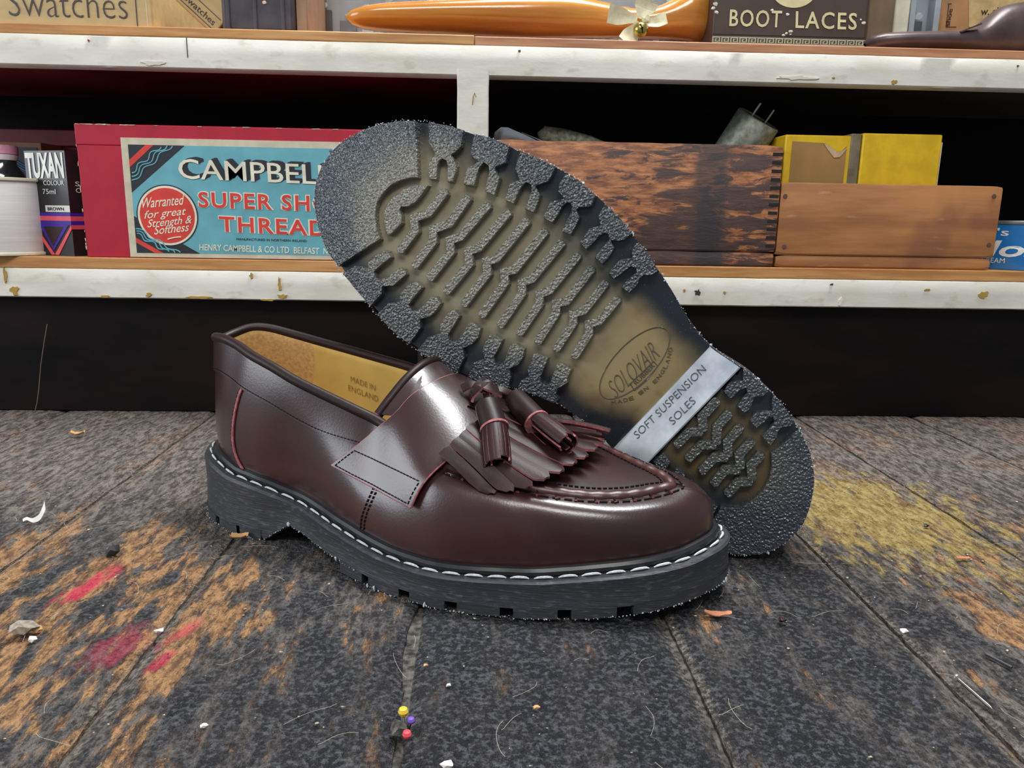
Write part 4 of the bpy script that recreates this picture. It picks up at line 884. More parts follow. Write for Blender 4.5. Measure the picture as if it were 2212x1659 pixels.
flat_marks('paint_spot', lo, [(32, 628, 22, 24, 'y', 1), (12, 596, 8, 40, 'y', 2), (543, 595, 10, 14, 'y', 3), (230, 640, 22, 8, 'y', 4), (322, 637, 14, 10, 'y', 5), (430, 642, 60, 7, 'y', 6), (604, 615, 9, 44, 'y', 7), (610, 640, 22, 12, 'y', 8), (1507, 632, 16, 16, 'k', 9), (1565, 632, 8, 7, 'y', 10), (2002, 626, 16, 6, 'y', 11), (2124, 636, 26, 22, 'y', 12), (1796, 614, 10, 4, 'k', 13), (1815, 652, 12, 22, 'w', 14), (1478, 627, 6, 8, 'y', 15), (580, 648, 40, 6, 'y', 21)])
flat_marks('paint_spot', up, [(192, 88, 5, 6, 'r', 16), (330, 137, 60, 10, 'w', 17), (1800, 168, 8, 4, 'y', 18), (2198, 143, 5, 4, 'k', 19), (1122, 110, 5, 4, 'k', 20), (1720, 168, 90, 9, 'w', 22), (1930, 178, 14, 12, 'y', 23)])
mb = MB(); mb.box((at(403, 85, YS).x-.0003, -.0004, .0085), (at(403, 85, YS).x+.0003, .001, .0230)); mb.build('fascia_joint', MARK['k'], up)
post = empty('shelf_post', (at(1021, 300, YS-.002).x, YS-.003, .1350), label='short cream painted post between the two shelves', cat='post')
mb = MB(); rows = []
pw = .0128
for i in range(41):
    z = lerp(0, .1543, i/40); j = .0003*noise.noise(Vector((1, 2, z*70)))
    rows.append([(-pw+j, .0012, z), (-pw+.0012+j, 0, z), (pw-.0012-j, 0, z), (pw-j, .0012, z), (pw, .030, z), (-pw, .030, z), (-pw+j, .0012, z)])
mb.grid(rows); mb.build('post_board', PAINT, post, ang=40)
mb = MB(); p = at(1024, 212, YS-.003)
mb.tube([(p.x-post.location.x+dx, -.0002, p.z-.135+dz) for dx, dz in ((-.0013, -.005), (-.0008, .001), (.0004, .004), (.0016, .001))], .0004, 6); mb.build('rust_mark', MARK['y'], post)
for sxn in (-.56, .56):
    for syn in (.16, .64):
        mb = MB(); mb.box((sxn-.035, syn-.035, -.80), (sxn+.035, syn+.035, -.034)); mb.build('leg', TIMB, bench, bevel=.003)
# room shell around the shelves
def struct(name, a, b, m):
    mb = MB(); mb.box(a, b); o = mb.build(name, m, smooth=False); o['kind'] = 'structure'; return o
struct('floor', (-1.6, -1.4, -.83), (1.6, .92, -.80), plain('dusty_floor', (.09, .08, .07, 1), .8, vary=.3, scale=5))
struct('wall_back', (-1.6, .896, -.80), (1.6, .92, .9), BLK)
struct('under_shelf_panel', (X0, .6745, .0002), (X1, .690, .1006), plain('maroon_painted_shade', (.0050, .0015, .0016, 1), .5, spec=.2, vary=.9, scale=8, stretch=(1, 1, 3)))  # maroon panel; the shade under the shelf is put into its near-black colour
mb = MB(); p = at(905, 800, .6745); mb.box((p.x-.0008, .6730, .0), (p.x+.004, .6746, .1008)); o = mb.build('trim_1', plain('dark_batten', (.012, .007, .006, 1), .6)); o['kind'] = 'structure'
mb = MB(); mb.tube([at(x, y, .6700) for x, y in ((102, 700), (96, 735), (88, 790), (84, 840), (80, 870), (74, 894))], .00035, 6)
tag(mb.build('loose_string', plain('grey_string', srgb(120, 96, 84), .9)), 'thin loose string hanging below the lower shelf at far left', 'string')
# ---------------------------------------------------------------- things on the lower shelf
ZL = .1350; ZU = .3154
def px_rect(x0, y0, x1, y1, Y):   # world x0,x1,z0,z1
    a, b = at(x0, y1, Y), at(x1, y0, Y); return a.x, b.x, a.z, b.z
# big red thread box
Yb = .6635
xa = at(175, 410, Yb).x; xb = at(935, 430, Yb).x; zt = (at(160, 268, Yb).z+at(500, 272, Yb).z)/2
RCARD = plain('red_card', srgb(176, 26, 48), .48, vary=.10, scale=30, bstr=.1)
CRE = plain('cream_paper', srgb(205, 196, 170), .7, vary=.10, scale=80)
TEAL = plain('teal_print', srgb(104, 172, 184), .55, vary=.08, scale=60)
NAVY = plain('black_print', srgb(38, 42, 50), .55); ORED = plain('orange_red_print', srgb(214, 62, 52), .55); CREAMP = plain('cream_print', srgb(228, 222, 200), .6)
WEAR = plain('worn_card_edge', srgb(214, 190, 160), .8, vary=.2)
tb = empty('thread_box', (xa, Yb, ZL), label='large red card box with a blue sewing thread label', cat='box')
W_, H_ = xb-xa, zt-ZL
mb = MB(); mb.box((0, .0012, 0), (W_, .15, H_-.018)); mb.build('base', RCARD, tb, bevel=.0008)
mb = MB(); mb.box((-.0006, -.0004, H_-.0165), (W_+.0006, .1508, H_)); mb.build('lid', RCARD, tb, bevel=.0008)
mb = MB(); mb.box((0, .0, 0), (W_, .0013, H_-.0166)); mb.build('front_panel', RCARD, tb, bevel=.0005)
rnd = random.Random(8)
for k in range(22):
    mb = MB(); x = rnd.uniform(0, .10) if k < 14 else rnd.uniform(.1, W_); mb.blob((x, -.0004, H_-.0005), rnd.uniform(.0006, .0012), 0, k, (3.2, .5, .4), .5); mb.build('worn_edge', WEAR, tb)
for k in range(9): mb = MB(); mb.blob((-.0002, -.0002, rnd.uniform(0, H_)), rnd.uniform(.0004, .0009), 0, 90+k, (.5, .5, 2.2), .5); mb.build('worn_edge', WEAR, tb)
# label in its own frame (lx, lz in metres from the label's lower left corner)
l0 = at(286, 556, Yb); l1 = at(258, 297, Yb)
lx0 = (l0.x+l1.x)/2-xa; lz0 = .0006; lz1 = l1.z-ZL; lx1 = W_-.0250
LW, LH = lx1-lx0, lz1-lz0
mb = MB(); mb.box((lx0, -.0009, lz0), (lx1, -.0001, lz1)); lab = mb.build('label', CRE, tb); lab['label'] = 'blue and cream printed thread label'
def LP(px, py):    # photo pixel on the label plane -> label frame
    p = at(px, py, Yb-.001); return (p.x-xa, p.z-ZL)
def lpoly(name, pts, mat, dpt, conv=True, mb=None):
    own = mb is None; mb = mb or MB(); Q = [LP(*p) for p in pts] if conv else pts
    a = sum(Q[i-1][0]*Q[i][1]-Q[i][0]*Q[i-1][1] for i in range(len(Q)))
    if a < 0: Q = Q[::-1]
    poly_prism(mb, Q, (0, -.0009, 0), (1, 0, 0), (0, 0, 1), dpt)
    if own: return mb.build(name, mat, lab, smooth=False)
ix0, iz0 = LP(297, 545)[0]-.001, LP(297, 546)[1]; ix0 = (LP(275, 312)[0]+LP(297, 545)[0])/2; iz1 = LP(275, 312)[1]; ix1 = lx1-.0055
lpoly('label_field', [(ix0, iz0), (ix1, iz0), (ix1, iz1), (ix0, iz1)], TEAL, .00012, False)
fx = lambda a: ix0+(ix1-ix0)*a
# black corner bands with red and teal stripes
cw = .0480; chh = .0480
def corner(sy):
    z = iz1 if sy > 0 else iz0; s = -sy
    P = lambda x, d: (ix0+x, z+s*d)
    lpoly('corner_band', [P(0, 0), P(.0455, 0), P(0, .0380)], NAVY, .0002, False) if sy > 0 else lpoly('corner_band', [P(0, 0), P(.0520, 0), P(0, .0300)], NAVY, .0002, False)
    lpoly('corner_stripe', [P(.0140, 0), P(.0205, 0), P(0, .0180), P(0, .0122)] if sy > 0 else [P(.0150, 0), P(.0220, 0), P(0, .0125), P(0, .0085)], ORED, .0003, False)
    for q in range(3):
        mb = MB(); o = .027+q*.0040
        pts = []
        for i in range(25):
            t = i/24; x = o*(1-t); d = o*t*(.85 if sy > 0 else .60); wv = .0011*math.sin(t*16+q*.4)
            X_, D_ = x+wv, d+wv
            if X_ < .0004 or D_ < .0004: continue
            pts.append((ix0+X_, -.0011, z+s*D_))
        if len(pts) > 2: mb.tube(pts, .00055, 6, flat=1); mb.build('wavy_line', TEAL, lab)
corner(1); corner(-1)
cc = LP(362, 466); cr_ = abs(LP(427, 466)[0]-cc[0])
circ = lambda r: [(cc[0]+r*math.cos(a*math.pi/24), cc[1]+r*1.0*math.sin(a*math.pi/24)) for a in range(48)]
lpoly('seal_outline', circ(cr_*1.02), NAVY, .00035, False); lpoly('seal_ring', circ(cr_*.98), CREAMP, .00045, False); lpoly('seal', circ(cr_*.91), ORED, .00055, False)
def ltext(name, txt, bl, br, tl, mat, dpt, **kw):   # pixels of bottom-left, bottom-right, top-left
    a, b, c = LP(*bl), LP(*br), LP(*tl); mb = MB()
    put_text(mb, txt, (a[0], -.0009-dpt+.0002, a[1]), (b[0]-a[0], 0, b[1]-a[1]), (c[0]-a[0], 0, c[1]-a[1]), th=.0002, **kw); return mb.build(name, mat, lab, smooth=False)
sc = dict(shear=.35, bold=.004)
for i, (s_, x0, y0, x1, y1, hh) in enumerate((('Warranted', 309, 450, 400, 442, 22), ('for great', 313, 478, 404, 469, 22), ('Strength &', 320, 497, 416, 487, 22), ('Softness', 334, 507, 410, 499, 18))):
    ltext('script_lettering', s_, (x0, y0), (x1, y1), (x0-2, y0-hh), CREAMP, .0008, **sc)
mb = MB(); mb.tube([(*[LP(x, y)[0]], -.0017, LP(x, y)[1]) for x, y in ((363, 517), (378, 513), (392, 512))], .0005, 6); mb.build('flourish', CREAMP, lab)
CT = "CAMPBELL'S"
q_bl, q_br, q_tl = (388, 386), (762, 402), (384, 341)
for dx, dy, m, dp in ((11, -5, NAVY, .0004), (8, -4, NAVY, .0005), (5, -3, NAVY, .0006), (3, -1, NAVY, .0007), (0, 0, CREAMP, .0009)):
    ltext('name_lettering', CT, (q_bl[0]+dx, q_bl[1]+dy), (q_br[0]+dx, q_br[1]+dy), (q_tl[0]+dx, q_tl[1]+dy), m, dp, bold=.004)
for txt, bl, br, tl in (('SUPER SHOE', (428, 449), (748, 460), (426, 412)), ('THREAD', (473, 501), (708, 511), (471, 465))):
    ltext('red_lettering', txt, bl, br, tl, CREAMP, .0005, bold=.055, spacing=1.12)
    ltext('red_lettering', txt, (bl[0]+2, bl[1]-1), (br[0]-2, br[1]-1), (tl[0]+2, tl[1]+2), ORED, .0008, bold=.018, spacing=1.18)
ltext('small_lettering', 'MANUFACTURED IN NORTHERN IRELAND', (511, 519), (662, 523), (511, 514), NAVY, .0004)
ltext('small_lettering', 'HENRY CAMPBELL & CO LTD  BELFAST  N.IRELAND', (431, 541), (772, 552), (431, 527), CREAMP, .0004, bold=.01)
# white thread spool
c = at(-8, 470, .690); spz0, spz1 = ZL, at(60, 385, .655).z+.001
rr = at(108, 470, .672).x-at(-8, 470, .672).x
SPW = plain('cream_plastic', srgb(222, 216, 190), .4); THW = plain('wound_white_thread', srgb(222, 219, 218), .75, vary=.06, scale=400, stretch=(.05, .05, 1), bstr=.4, bdist=.0004)
sp_ = empty('thread_spool', (c.x, .690, ZL), label='fat white thread spool at the far left of the lower shelf', cat='spool')
H = spz1-ZL
mb = MB(); mb.lathe([(rr*.3, .0028), (rr*.955, .0028), (rr*.965, .004), (rr*.965, H-.0042), (rr*.955, H-.003), (rr*.3, H-.003)], 64); mb.build('wound_thread', THW, sp_)
for z0 in (0, H-.0030):
    mb = MB(); mb.lathe([(rr*.25, z0), (rr*.985, z0), (rr, z0+.0006), (rr, z0+.0022), (rr*.985, z0+.0028), (rr*.25, z0+.0028)], 64); mb.build('flange', SPW, sp_)
# bottle with pink cap behind the spool
bp = at(5, 360, .735)
bt = empty('bottle', (bp.x, .737, ZL), label='small dark glass bottle with pink cap behind the white spool', cat='bottle')
zc0 = at(5, 341, .735).z-ZL; zc1 = at(5, 314, .735).z-ZL; rb = .0125
GL = plain('dark_glass', (.02, .024, .028, 1), .08, coat=.5)
mb = MB(); mb.lathe([(.016, 0), (.0175, .002), (.0175, zc0-.020), (.0155, zc0-.013), (rb*.85, zc0-.006), (rb*.85, zc0)], 32); mb.build('glass', GL, bt)
mb = MB(); pr = [(rb*.9, zc0-.002), (rb*.98, zc0+.001), (rb*.98, zc0+.0028), (rb*.9, zc0+.003)]; mb.lathe(pr, 32); mb.build('cap_ring', plain('white_plastic', srgb(214, 206, 214), .4), bt)
mb = MB(); n_ = 60; vs = []
prof = [(1, zc0+.0032), (1, zc1-.001), (.94, zc1)]
for r_, z_ in prof:
    for q in range(n_): vs.append((rb*r_*(1+.025*(q % 2))*math.cos(q*2*math.pi/n_), rb*r_*(1+.025*(q % 2))*math.sin(q*2*math.pi/n_), z_))
mb.add(vs, [(i*n_+q, i*n_+(q+1) % n_, (i+1)*n_+(q+1) % n_, (i+1)*n_+q) for i in range(2) for q in range(n_)]+[tuple(2*n_+q for q in range(n_))]); mb.build('cap', plain('pink_plastic', srgb(216, 150, 176), .45), bt)
# small picture box behind the bottle
KRA = plain('kraft_card', srgb(150, 112, 84), .75, vary=.1)
x0, x1, z0, z1 = px_rect(-25, 308, 88, 560, .765)
bx = empty('small_box', (x0, .765, ZL), label='brown box with a blue wave print behind the bottle', cat='box')
mb = MB(); mb.box((0, 0, 0), (x1-x0, .05, z1-ZL)); mb.build('carton', KRA, bx, bevel=.0006)
mb = MB(); mb.box((.002, -.0006, .004), (x1-x0-.004, -.0001, z1-ZL-.0045)); pn = mb.build('printed_panel', plain('slate_print', srgb(54, 56, 64), .5), bx)
mb = MB()
for q in range(3):
    mb.tube([(lerp(.018, x1-x0-.006, i/10), -.0009, (z1-ZL)-.012-q*.0022-.0085*(i/10)+.003*math.sin(i*.6)) for i in range(11)], .0007, 6)
mb.blob((.036, -.0008, z1-ZL-.030), .0060, 0, 3, (.8, .2, 1), .1)
mb.build('wave_print', plain('blue_print', srgb(84, 128, 164), .5), pn)
# dark red box at the back
x0, x1, z0, z1 = px_rect(-60, 284, 300, 560, .800)
rb2 = empty('flat_red_box', (x0, .800, ZL), label='dark red card box at the back behind the small bottles', cat='box')
DR = plain('deep_red_card', srgb(120, 22, 38), .55, vary=.15, scale=40)
mb = MB(); mb.box((0, 0, 0), (x1-x0, .08, z1-ZL-.016)); mb.build('base', DR, rb2, bevel=.001)
mb = MB(); mb.box((-.0007, -.0007, z1-ZL-.0155), (x1-x0+.0007, .0807, z1-ZL)); mb.build('lid', DR, rb2, bevel=.001)
# black dye carton, corner towards the camera
Yc = .672
pL, pC, pR = at(62, 440, Yc+.012), at(150, 440, Yc), at(196, 440, Yc+.020)
ztx = at(140, 325, Yc).z-ZL
tx = empty('dye_carton', (pC.x, Yc, ZL), label='black shoe dye carton with purple and pink stripes beside the red box', cat='box')
CB = plain('black_card', (.013, .013, .016, 1), .35, coat=.2)
a_ = Vector((pL.x-pC.x, .013, 0)); b_ = Vector((.0135, .022, 0))
mb = MB(); q4 = [Vector((0, 0, 0)), b_, a_+b_, a_]
mb.add(q4+[p+Vector((0, 0, ztx)) for p in q4], [(0, 1, 2, 3), (4, 5, 6, 7), (0, 1, 5, 4), (1, 2, 6, 5), (2, 3, 7, 6), (3, 0, 4, 7)]); cart = mb.build('carton', CB, tx, smooth=False)
PUR = plain('purple_print', srgb(66, 34, 160), .45); SAL = plain('salmon_print', srgb(236, 92, 104), .45); WHP = plain('white_print', srgb(232, 230, 224), .5); BRN = plain('brown_print', srgb(52, 28, 26), .5)
def face_txt(face, name, txt, s0, z0, s1, z1, mat, th=.0002, **kw):    # s along the face 0..1 (from the far edge), z metres
    o = a_ if face == 0 else Vector((0, 0, 0)); e = -a_ if face == 0 else b_
    mb = MB(); n_ = e.cross(Vector((0, 0, 1))).normalized()*.0003
    put_text(mb, txt, o+e*s0+Vector((0, 0, z0))+n_, e*(s1-s0), (0, 0, z1-z0), th=th, **kw); return mb.build(name, mat, cart, smooth=False)
def face_poly(face, name, pts, mat, lift=.0002, th=.00012):
    o = a_ if face == 0 else Vector((0, 0, 0)); e = -a_ if face == 0 else b_; n_ = e.cross(Vector((0, 0, 1))).normalized()*lift
    mb = MB(); A2 = sum(pts[i-1][0]*pts[i][1]-pts[i][0]*pts[i-1][1] for i in range(len(pts))); pts = pts if A2 > 0 else pts[::-1]
    poly_prism(mb, [(p[0], p[1]*ztx) for p in pts], o+n_*.3, e, (0, 0, 1), th+lift*.7); return mb.build(name, mat, cart, smooth=False)
zz = lambda py: (550-py)/225
face_txt(0, 'big_lettering', 'TUXAN', .03, ztx*zz(384), .95, ztx*zz(329), WHP, bold=.035)
face_txt(0, 'carton_lettering', 'COLOUR', .42, ztx*zz(398), .93, ztx*zz(388), WHP)
face_txt(0, 'carton_lettering', '75ml', .38, ztx*zz(417), .70, ztx*zz(406), WHP)
face_poly(0, 'shade_panel', [(.40, zz(455)), (1, zz(455)), (1, zz(441)), (.40, zz(441))], WHP)
face_txt(0, 'shade_lettering', 'BROWN', .46, ztx*zz(452), .86, ztx*zz(445), NAVY, th=.0004)
face_txt(1, 'carton_lettering', 'SHOE', .25, ztx*zz(399), 1.15, ztx*zz(389), WHP); face_txt(1, 'carton_lettering', 'COLOUR', .25, ztx*zz(413), 1.3, ztx*zz(403), WHP)
for f in (0, 1):
    for a0, b0, m in ((464, 457, PUR), (474, 464, SAL), (483, 474, PUR)): face_poly(f, 'stripe', [(0, zz(a0)), (1, zz(a0)), (1, zz(b0)), (0, zz(b0))], m)
face_poly(0, 'triangle_print', [(.20, zz(483)), (.93, zz(483)), (.50, zz(540))], PUR, .0003); face_poly(0, 'triangle_print', [(.30, zz(487)), (.80, zz(487)), (.50, zz(530))], BRN, .0005)
face_poly(0, 'stripe', [(.52, zz(548)), (1, zz(483)), (1, zz(492)), (.62, zz(549))], SAL, .0004); face_poly(0, 'stripe', [(.52, zz(548)), (.2, zz(500)), (.2, zz(512)), (.44, zz(549))], SAL, .0004)
face_poly(1, 'stripe', [(0, zz(483)), (1, zz(483)), (1, zz(492)), (0, zz(492))], SAL, .0004)
# big dark wooden box
def mat_oldwood():
    t = NT('stained_box_wood')
    n1 = t.noise(60, 9, .68, dist=.6, stretch=(.42, 1, 1.6)); n2 = t.noise(230, 5, .65, stretch=(.22, 1, 1)); nb = t.noise(11, 3)
    sx = t.n('ShaderNodeSeparateXYZ'); t.put(sx.inputs[0], t.coord())
    wood = t.mix(t.ramp(n2, .35, .7), srgb(112, 62, 36), srgb(188, 124, 74))
    g = t.ramp(sx.outputs[0], .05, .16)      # more black grime towards the jointed end
    low = t.ramp(sx.outputs[2], .045, .0)
    m = t.ramp(t.math('ADD', t.math('ADD', t.math('MULTIPLY', n1, .75), t.math('MULTIPLY', nb, .25)), t.math('ADD', t.math('MULTIPLY', g, .075), t.math('MULTIPLY', low, .07))), .555, .60)
    col = t.mix(t.math('MULTIPLY', m, .88), wood, srgb(48, 38, 40))
    bandm = t.ramp(t.math('ADD', t.math('ABSOLUTE', t.math('SUBTRACT', sx.outputs[0], .186)), t.math('MULTIPLY', t.math('SUBTRACT', n1, .5), .03)), .017, .008)
    col = t.mix(t.math('MULTIPLY', bandm, .8), col, srgb(40, 38, 42))
    return t.fin(col, .55, bump=t.math('ADD', n1, t.math('MULTIPLY', n2, .5)), bstr=.6, bdist=.0012)
OLD = mat_oldwood()
Yw = .6640
wx0, wx1 = at(1062, 440, Yw).x, at(1682, 440, Yw).x; wz = (at(1300, 304, Yw).z+at(1600, 315, Yw).z)/2-ZL
wb = empty('wooden_box', (wx0, Yw, ZL), label='big dark stained wooden box with finger joints at one end', cat='box')
Wd = wx1-wx0
def plank_mesh(a, b, jit=.0007, sd=0):
    mb = MB(); n_ = 40; rows = []
    for i in range(n_+1):
        x = lerp(a[0], b[0], i/n_); j = jit*noise.noise(Vector((x*30, sd, 0))); e = .0018*(1-sstep(min(i, n_-i), 0, 1.5)); j2 = jit*.5*noise.noise(Vector((x*30, sd+5, 0)))
        y0, y1, z0, z1 = a[1], b[1], a[2], b[2]+j
        c = .0014
        rows.append([(x, y0, z0+c+e), (x, y0+j2*.3, z1-c-e), (x, y0+c*.7, z1-e*.6), (x, y1, z1-e*.4), (x, y1, z0), (x, y0+c*.7, z0+e*.3), (x, y0, z0+c+e)])
    mb.grid(rows); n0 = 7
    mb.f += [tuple(range(6)), tuple((n_*7)+q for q in range(6))]; mb.mi += [0, 0]
    return mb
plank_mesh((0, 0, .0125), (Wd, .011, wz), sd=1).build('front_board', OLD, wb, ang=50)
plank_mesh((.0006, .0004, 0), (Wd-.0005, .15, .0120), sd=2).build('bottom_board', OLD, wb, ang=50)
plank_mesh((0, .139, .0125), (Wd, .15, wz), sd=3).build('back_board', OLD, wb, ang=50)
for xx in (0, Wd-.010):
    mb = MB(); mb.box((xx+.0002, .0112, .0125), (xx+.0098, .1388, wz-.002)); mb.build('end_board', OLD, wb)
mb = MB(); JK = plain('dark_joint_notch', srgb(28, 22, 24), .7)  # dark strips marking the finger joints
for k in range(12):
    z = lerp(.018, wz-.007, k/11); mb.box((Wd-.0085, -.0003, z-.0013), (Wd-.0006+.0009*(k % 2), .0004, z+.0013))
mb.build('finger_joint', JK, wb)
# things inside it: capacitor, scissor tip, rod, stone tool
CAPM = plain('pitted_grey_metal', srgb(140, 142, 128), .5, metal=.35, vary=.35, scale=160, bstr=.5)
pa = at(1548, 330, Yw+.04); pb = at(1650, 262, Yw+.04)
pa = at(1590, 345, Yw+.045); pb = at(1640, 256, Yw+.045); axv = (pb-pa).normalized(); axv = Vector((axv.x, -.35, axv.z)).normalized()
cap_ = empty('metal_canister', tuple(pb-axv*.075), label='grey metal canister with two pins leaning inside the dark wooden box', cat='canister')
q = axv.to_track_quat('Z', 'Y').to_matrix().to_4x4(); rc = .0205
mb = MB(); mb.lathe([(rc*.95, 0), (rc, .002), (rc, .0735), (rc*.97, .0745), (rc*.90, .075), (rc*.86, .0737), (rc*.2, .0735)], 40, M=q); mb.build('can', CAPM, cap_, ang=45)
for dx, dy in ((-.0085, .004), (.0110, -.003)):
    mb = MB(); mb.tube([q @ Vector((dx, dy, .073)), q @ Vector((dx+.0008, dy, .0865))], .0011, 10); mb.build('pin', plain('steel_pin', srgb(170, 170, 165), .3, metal=.9), cap_)
STL = plain('polished_steel', srgb(200, 202, 206), .25, metal=.9)
mb = MB(); P0 = at(1068, 283, Yw+.05); P1 = at(1190, 345, Yw+.05)
def blade(mb, a, b, w_, th):
    d = (b-a).normalized(); up_ = Vector((0, -.25, 1)); up_ = (up_-d*up_.dot(d)).normalized(); s = d.cross(up_)
    pr = [(0, .15), (.06, .75), (.16, 1), (.5, 1.05), (1, 1)]
    rows = []
    for t, k in pr:
        c = a.lerp(b, t); rows.append([c+up_*w_*k/2-s*th*.2, c-s*th, c-up_*w_*k/2, c+s*th, c+up_*w_*k/2-s*th*.2])
    mb.grid(rows)
blade(mb, P0+Vector((0, 0, -.002)), P1, .019, .002); tag(mb.build('steel_blade', STL, ang=30), 'rounded steel blade tip poking from the dark wooden box', 'tool')
mb = MB(); mb.tube([at(1126, 287, Yw+.055), at(1220, 325, Yw+.055)], .0009, 8); tag(mb.build('metal_rod', STL), 'thin shiny metal rod poking from the dark wooden box', 'rod')
mb = MB(); P = [at(x, y, Yw+.06) for x, y in ((1164, 296), (1176, 292), (1215, 301), (1270, 316), (1330, 340))]
mb.tube(P, [.0040, .0080, .0095, .0095, .0085], 14); tag(mb.build('speckled_handle', plain('speckled_stone_grey', srgb(150, 146, 124), .6, vary=.5, scale=260, bstr=.4)), 'speckled grey handle lying in the dark wooden box', 'tool')
# small pine box with yellow boxes
def mat_pinebox():
    t = NT('aged_pine_box'); n1 = t.noise(16, 5, .6, stretch=(.3, 1, 2.5)); n2 = t.noise(200, 3, stretch=(.2, 1, 1)); nb = t.noise(12, 3)
    col = t.mix(t.ramp(n1, .35, .65), srgb(134, 84, 46), srgb(174, 118, 68)); col = t.mix(t.math('MULTIPLY', t.ramp(nb, .56, .68), .5), col, srgb(112, 66, 50)); col = t.mix(t.math('MULTIPLY', t.ramp(n2, .62, .8), .35), col, srgb(210, 170, 120))
    return t.fin(col, .55, bump=n2, bstr=.3, bdist=.0006)
PBX = mat_pinebox(); Yp = .6632
sx0, sx1 = at(1682, 480, Yp).x, at(2156, 480, Yp).x; sz = (at(1700, 396, Yp).z+at(2150, 400, Yp).z)/2-ZL
pb_ = empty('pine_box', (sx0, Yp, ZL), label='small open pine box holding the two yellow cartons', cat='box'); Ws = sx1-sx0
plank_mesh((0, 0, .0105), (Ws, .007, sz), .0004, 11).build('front_board', PBX, pb_, ang=50); plank_mesh((.0004, .0002, 0), (Ws-.002, .12, .0100), .0004, 12).build('bottom_board', PBX, pb_, ang=50)
plank_mesh((0, .113, .0105), (Ws, .12, sz), .0004, 13).build('back_board', PBX, pb_, ang=50)
for xx in (0, Ws-.007):
    mb = MB(); mb.box((xx+.0001, .0071, .0105), (xx+.0069, .1129, sz-.001)); mb.build('end_board', PBX, pb_)
for px, py in ((1694, 533), (1696, 424), (2147, 424), (2136, 529)):
    p = at(px, py, Yp); mb = MB(); mb.lathe([(.0001, -.0004), (.0019, -.0003), (.0020, .0002)], 14, M=Matrix.Translation((p.x-sx0, -.0002, p.z-ZL)) @ Matrix.Rotation(math.pi/2, 4, 'X') @ Matrix.Scale(-1, 4, (0, 0, 1))); mb.build('nail_head', plain('dull_nail', srgb(112, 82, 72), .5, metal=.4), pb_)
YEL = plain('yellow_card', srgb(226, 184, 24), .5, vary=.12, scale=60); BRC = plain('brown_paper', srgb(164, 124, 72), .7, vary=.12, scale=30)
def ybox(name, x0, x1, ytop, Y, label, ex):
    a, b = at(x0, 380, Y), at(x1, 380, Y); z1 = at(x0, ytop, Y).z; zb = ZL+.0105
    r = empty('yellow_carton', (a.x, Y, zb), label=label, cat='box')
    mb = MB(); mb.box((0, 0, 0), (b.x-a.x, .06, z1-zb)); mb.build('carton', YEL, r, bevel=.0012); return r, b.x-a.x, z1-zb
r, w_, h_ = ybox('a', 1690, 1838, 290, .678, 'yellow carton with a torn brown paper panel, in the pine box', 0)
mb = MB(); poly_prism(mb, [(.006, .004), (w_-.0065, .004), (w_-.0065, h_-.0085), (w_-.014, h_-.0165), (w_-.021, h_-.012), (w_-.026, h_-.0065), (.006, h_-.0055)], (0, -.0001, 0), (1, 0, 0), (0, 0, 1), .0004); mb.build('brown_panel', BRC, r, smooth=False)
mb = MB(); poly_prism(mb, [(w_-.0063, h_-.0105), (w_-.012, h_-.018), (w_-.017, h_-.0185), (w_-.023, h_-.012), (w_-.027, h_-.0068), (w_-.020, h_-.010), (w_-.0145, h_-.0140), (w_-.0095, h_-.0125)][::-1], (0, -.0006, 0), (1, 0, 0), (0, 0, 1), .0008); mb.build('torn_flap', plain('torn_paper', srgb(196, 168, 132), .8, vary=.2), r, smooth=False)
r, w_, h_ = ybox('b', 1856, 2026, 287, .676, 'plain yellow carton with scuffed corners, in the pine box', 0)
mb = MB(); mb.box((-.0098, .001, 0), (-.0008, .0585, h_-.0005)); mb.build('shaded_side_card', plain('shaded_side_grey', srgb(120, 108, 84), .7, vary=.3), r, bevel=.001)  # left side of the carton, its shade put into the grey colour
mb = MB(); mb.blob((.003, -.0003, h_*.46), .004, 0, 2, (1, .2, 1.2), .5); mb.box((w_+.0008, .003, 0), (w_+.0022, .055, h_-.006)); mb.build('frayed_edge', WEAR, r)
# blue tin at the right
bx0 = at(2150, 520, .668).x; bz = at(2180, 476, .668).z-ZL
bt2 = empty('blue_tin', (bx0+.05, .71, ZL), label='round blue polish tin at the right end of the lower shelf', cat='tin')
BLU = plain('blue_enamel', srgb(34, 122, 196), .3, coat=.4)
mb = MB(); mb.lathe([(.049, 0), (.050, .0015), (.050, bz-.004), (.049, bz-.0035)], 64); mb.build('can', BLU, bt2)
mb = MB(); mb.lathe([(.046, bz-.0035), (.0503, bz-.0035), (.0508, bz-.002), (.0503, bz-.0002), (.047, bz)], 64); mb.build('lid_rim', plain('tin_rim', srgb(150, 160, 160), .35, metal=.7), bt2)
def cyl_text(txt, x0, x1, z0, z1, name, mat, R=.0503, **kw):
    V, F_ = text_geo(txt, **kw); mb = MB()
    for k, dr in ((0, 0), (1, .0003)):
        pass
    vs = []
    for a, b in V:
        X_ = lerp(x0, x1, a); th = X_/R; vs.append((R*math.sin(th), -R*math.cos(th), lerp(z0, z1, b)))
    mb.add(vs, F_); return mb.build(name, mat, bt2, smooth=False)
zpx = lambda py: at(2190, py, .665).z-ZL
cyl_text('Gloss', -.078, .004, zpx(556), zpx(520), 'tin_lettering', WHP, shear=.2, bold=.02)
cyl_text("'s", -.048, -.0385, zpx(510), zpx(493), 'tin_lettering', WHP, bold=.01)
cyl_text('CREAM', -.058, -.0385, zpx(570), zpx(559), 'tin_lettering', WHP)
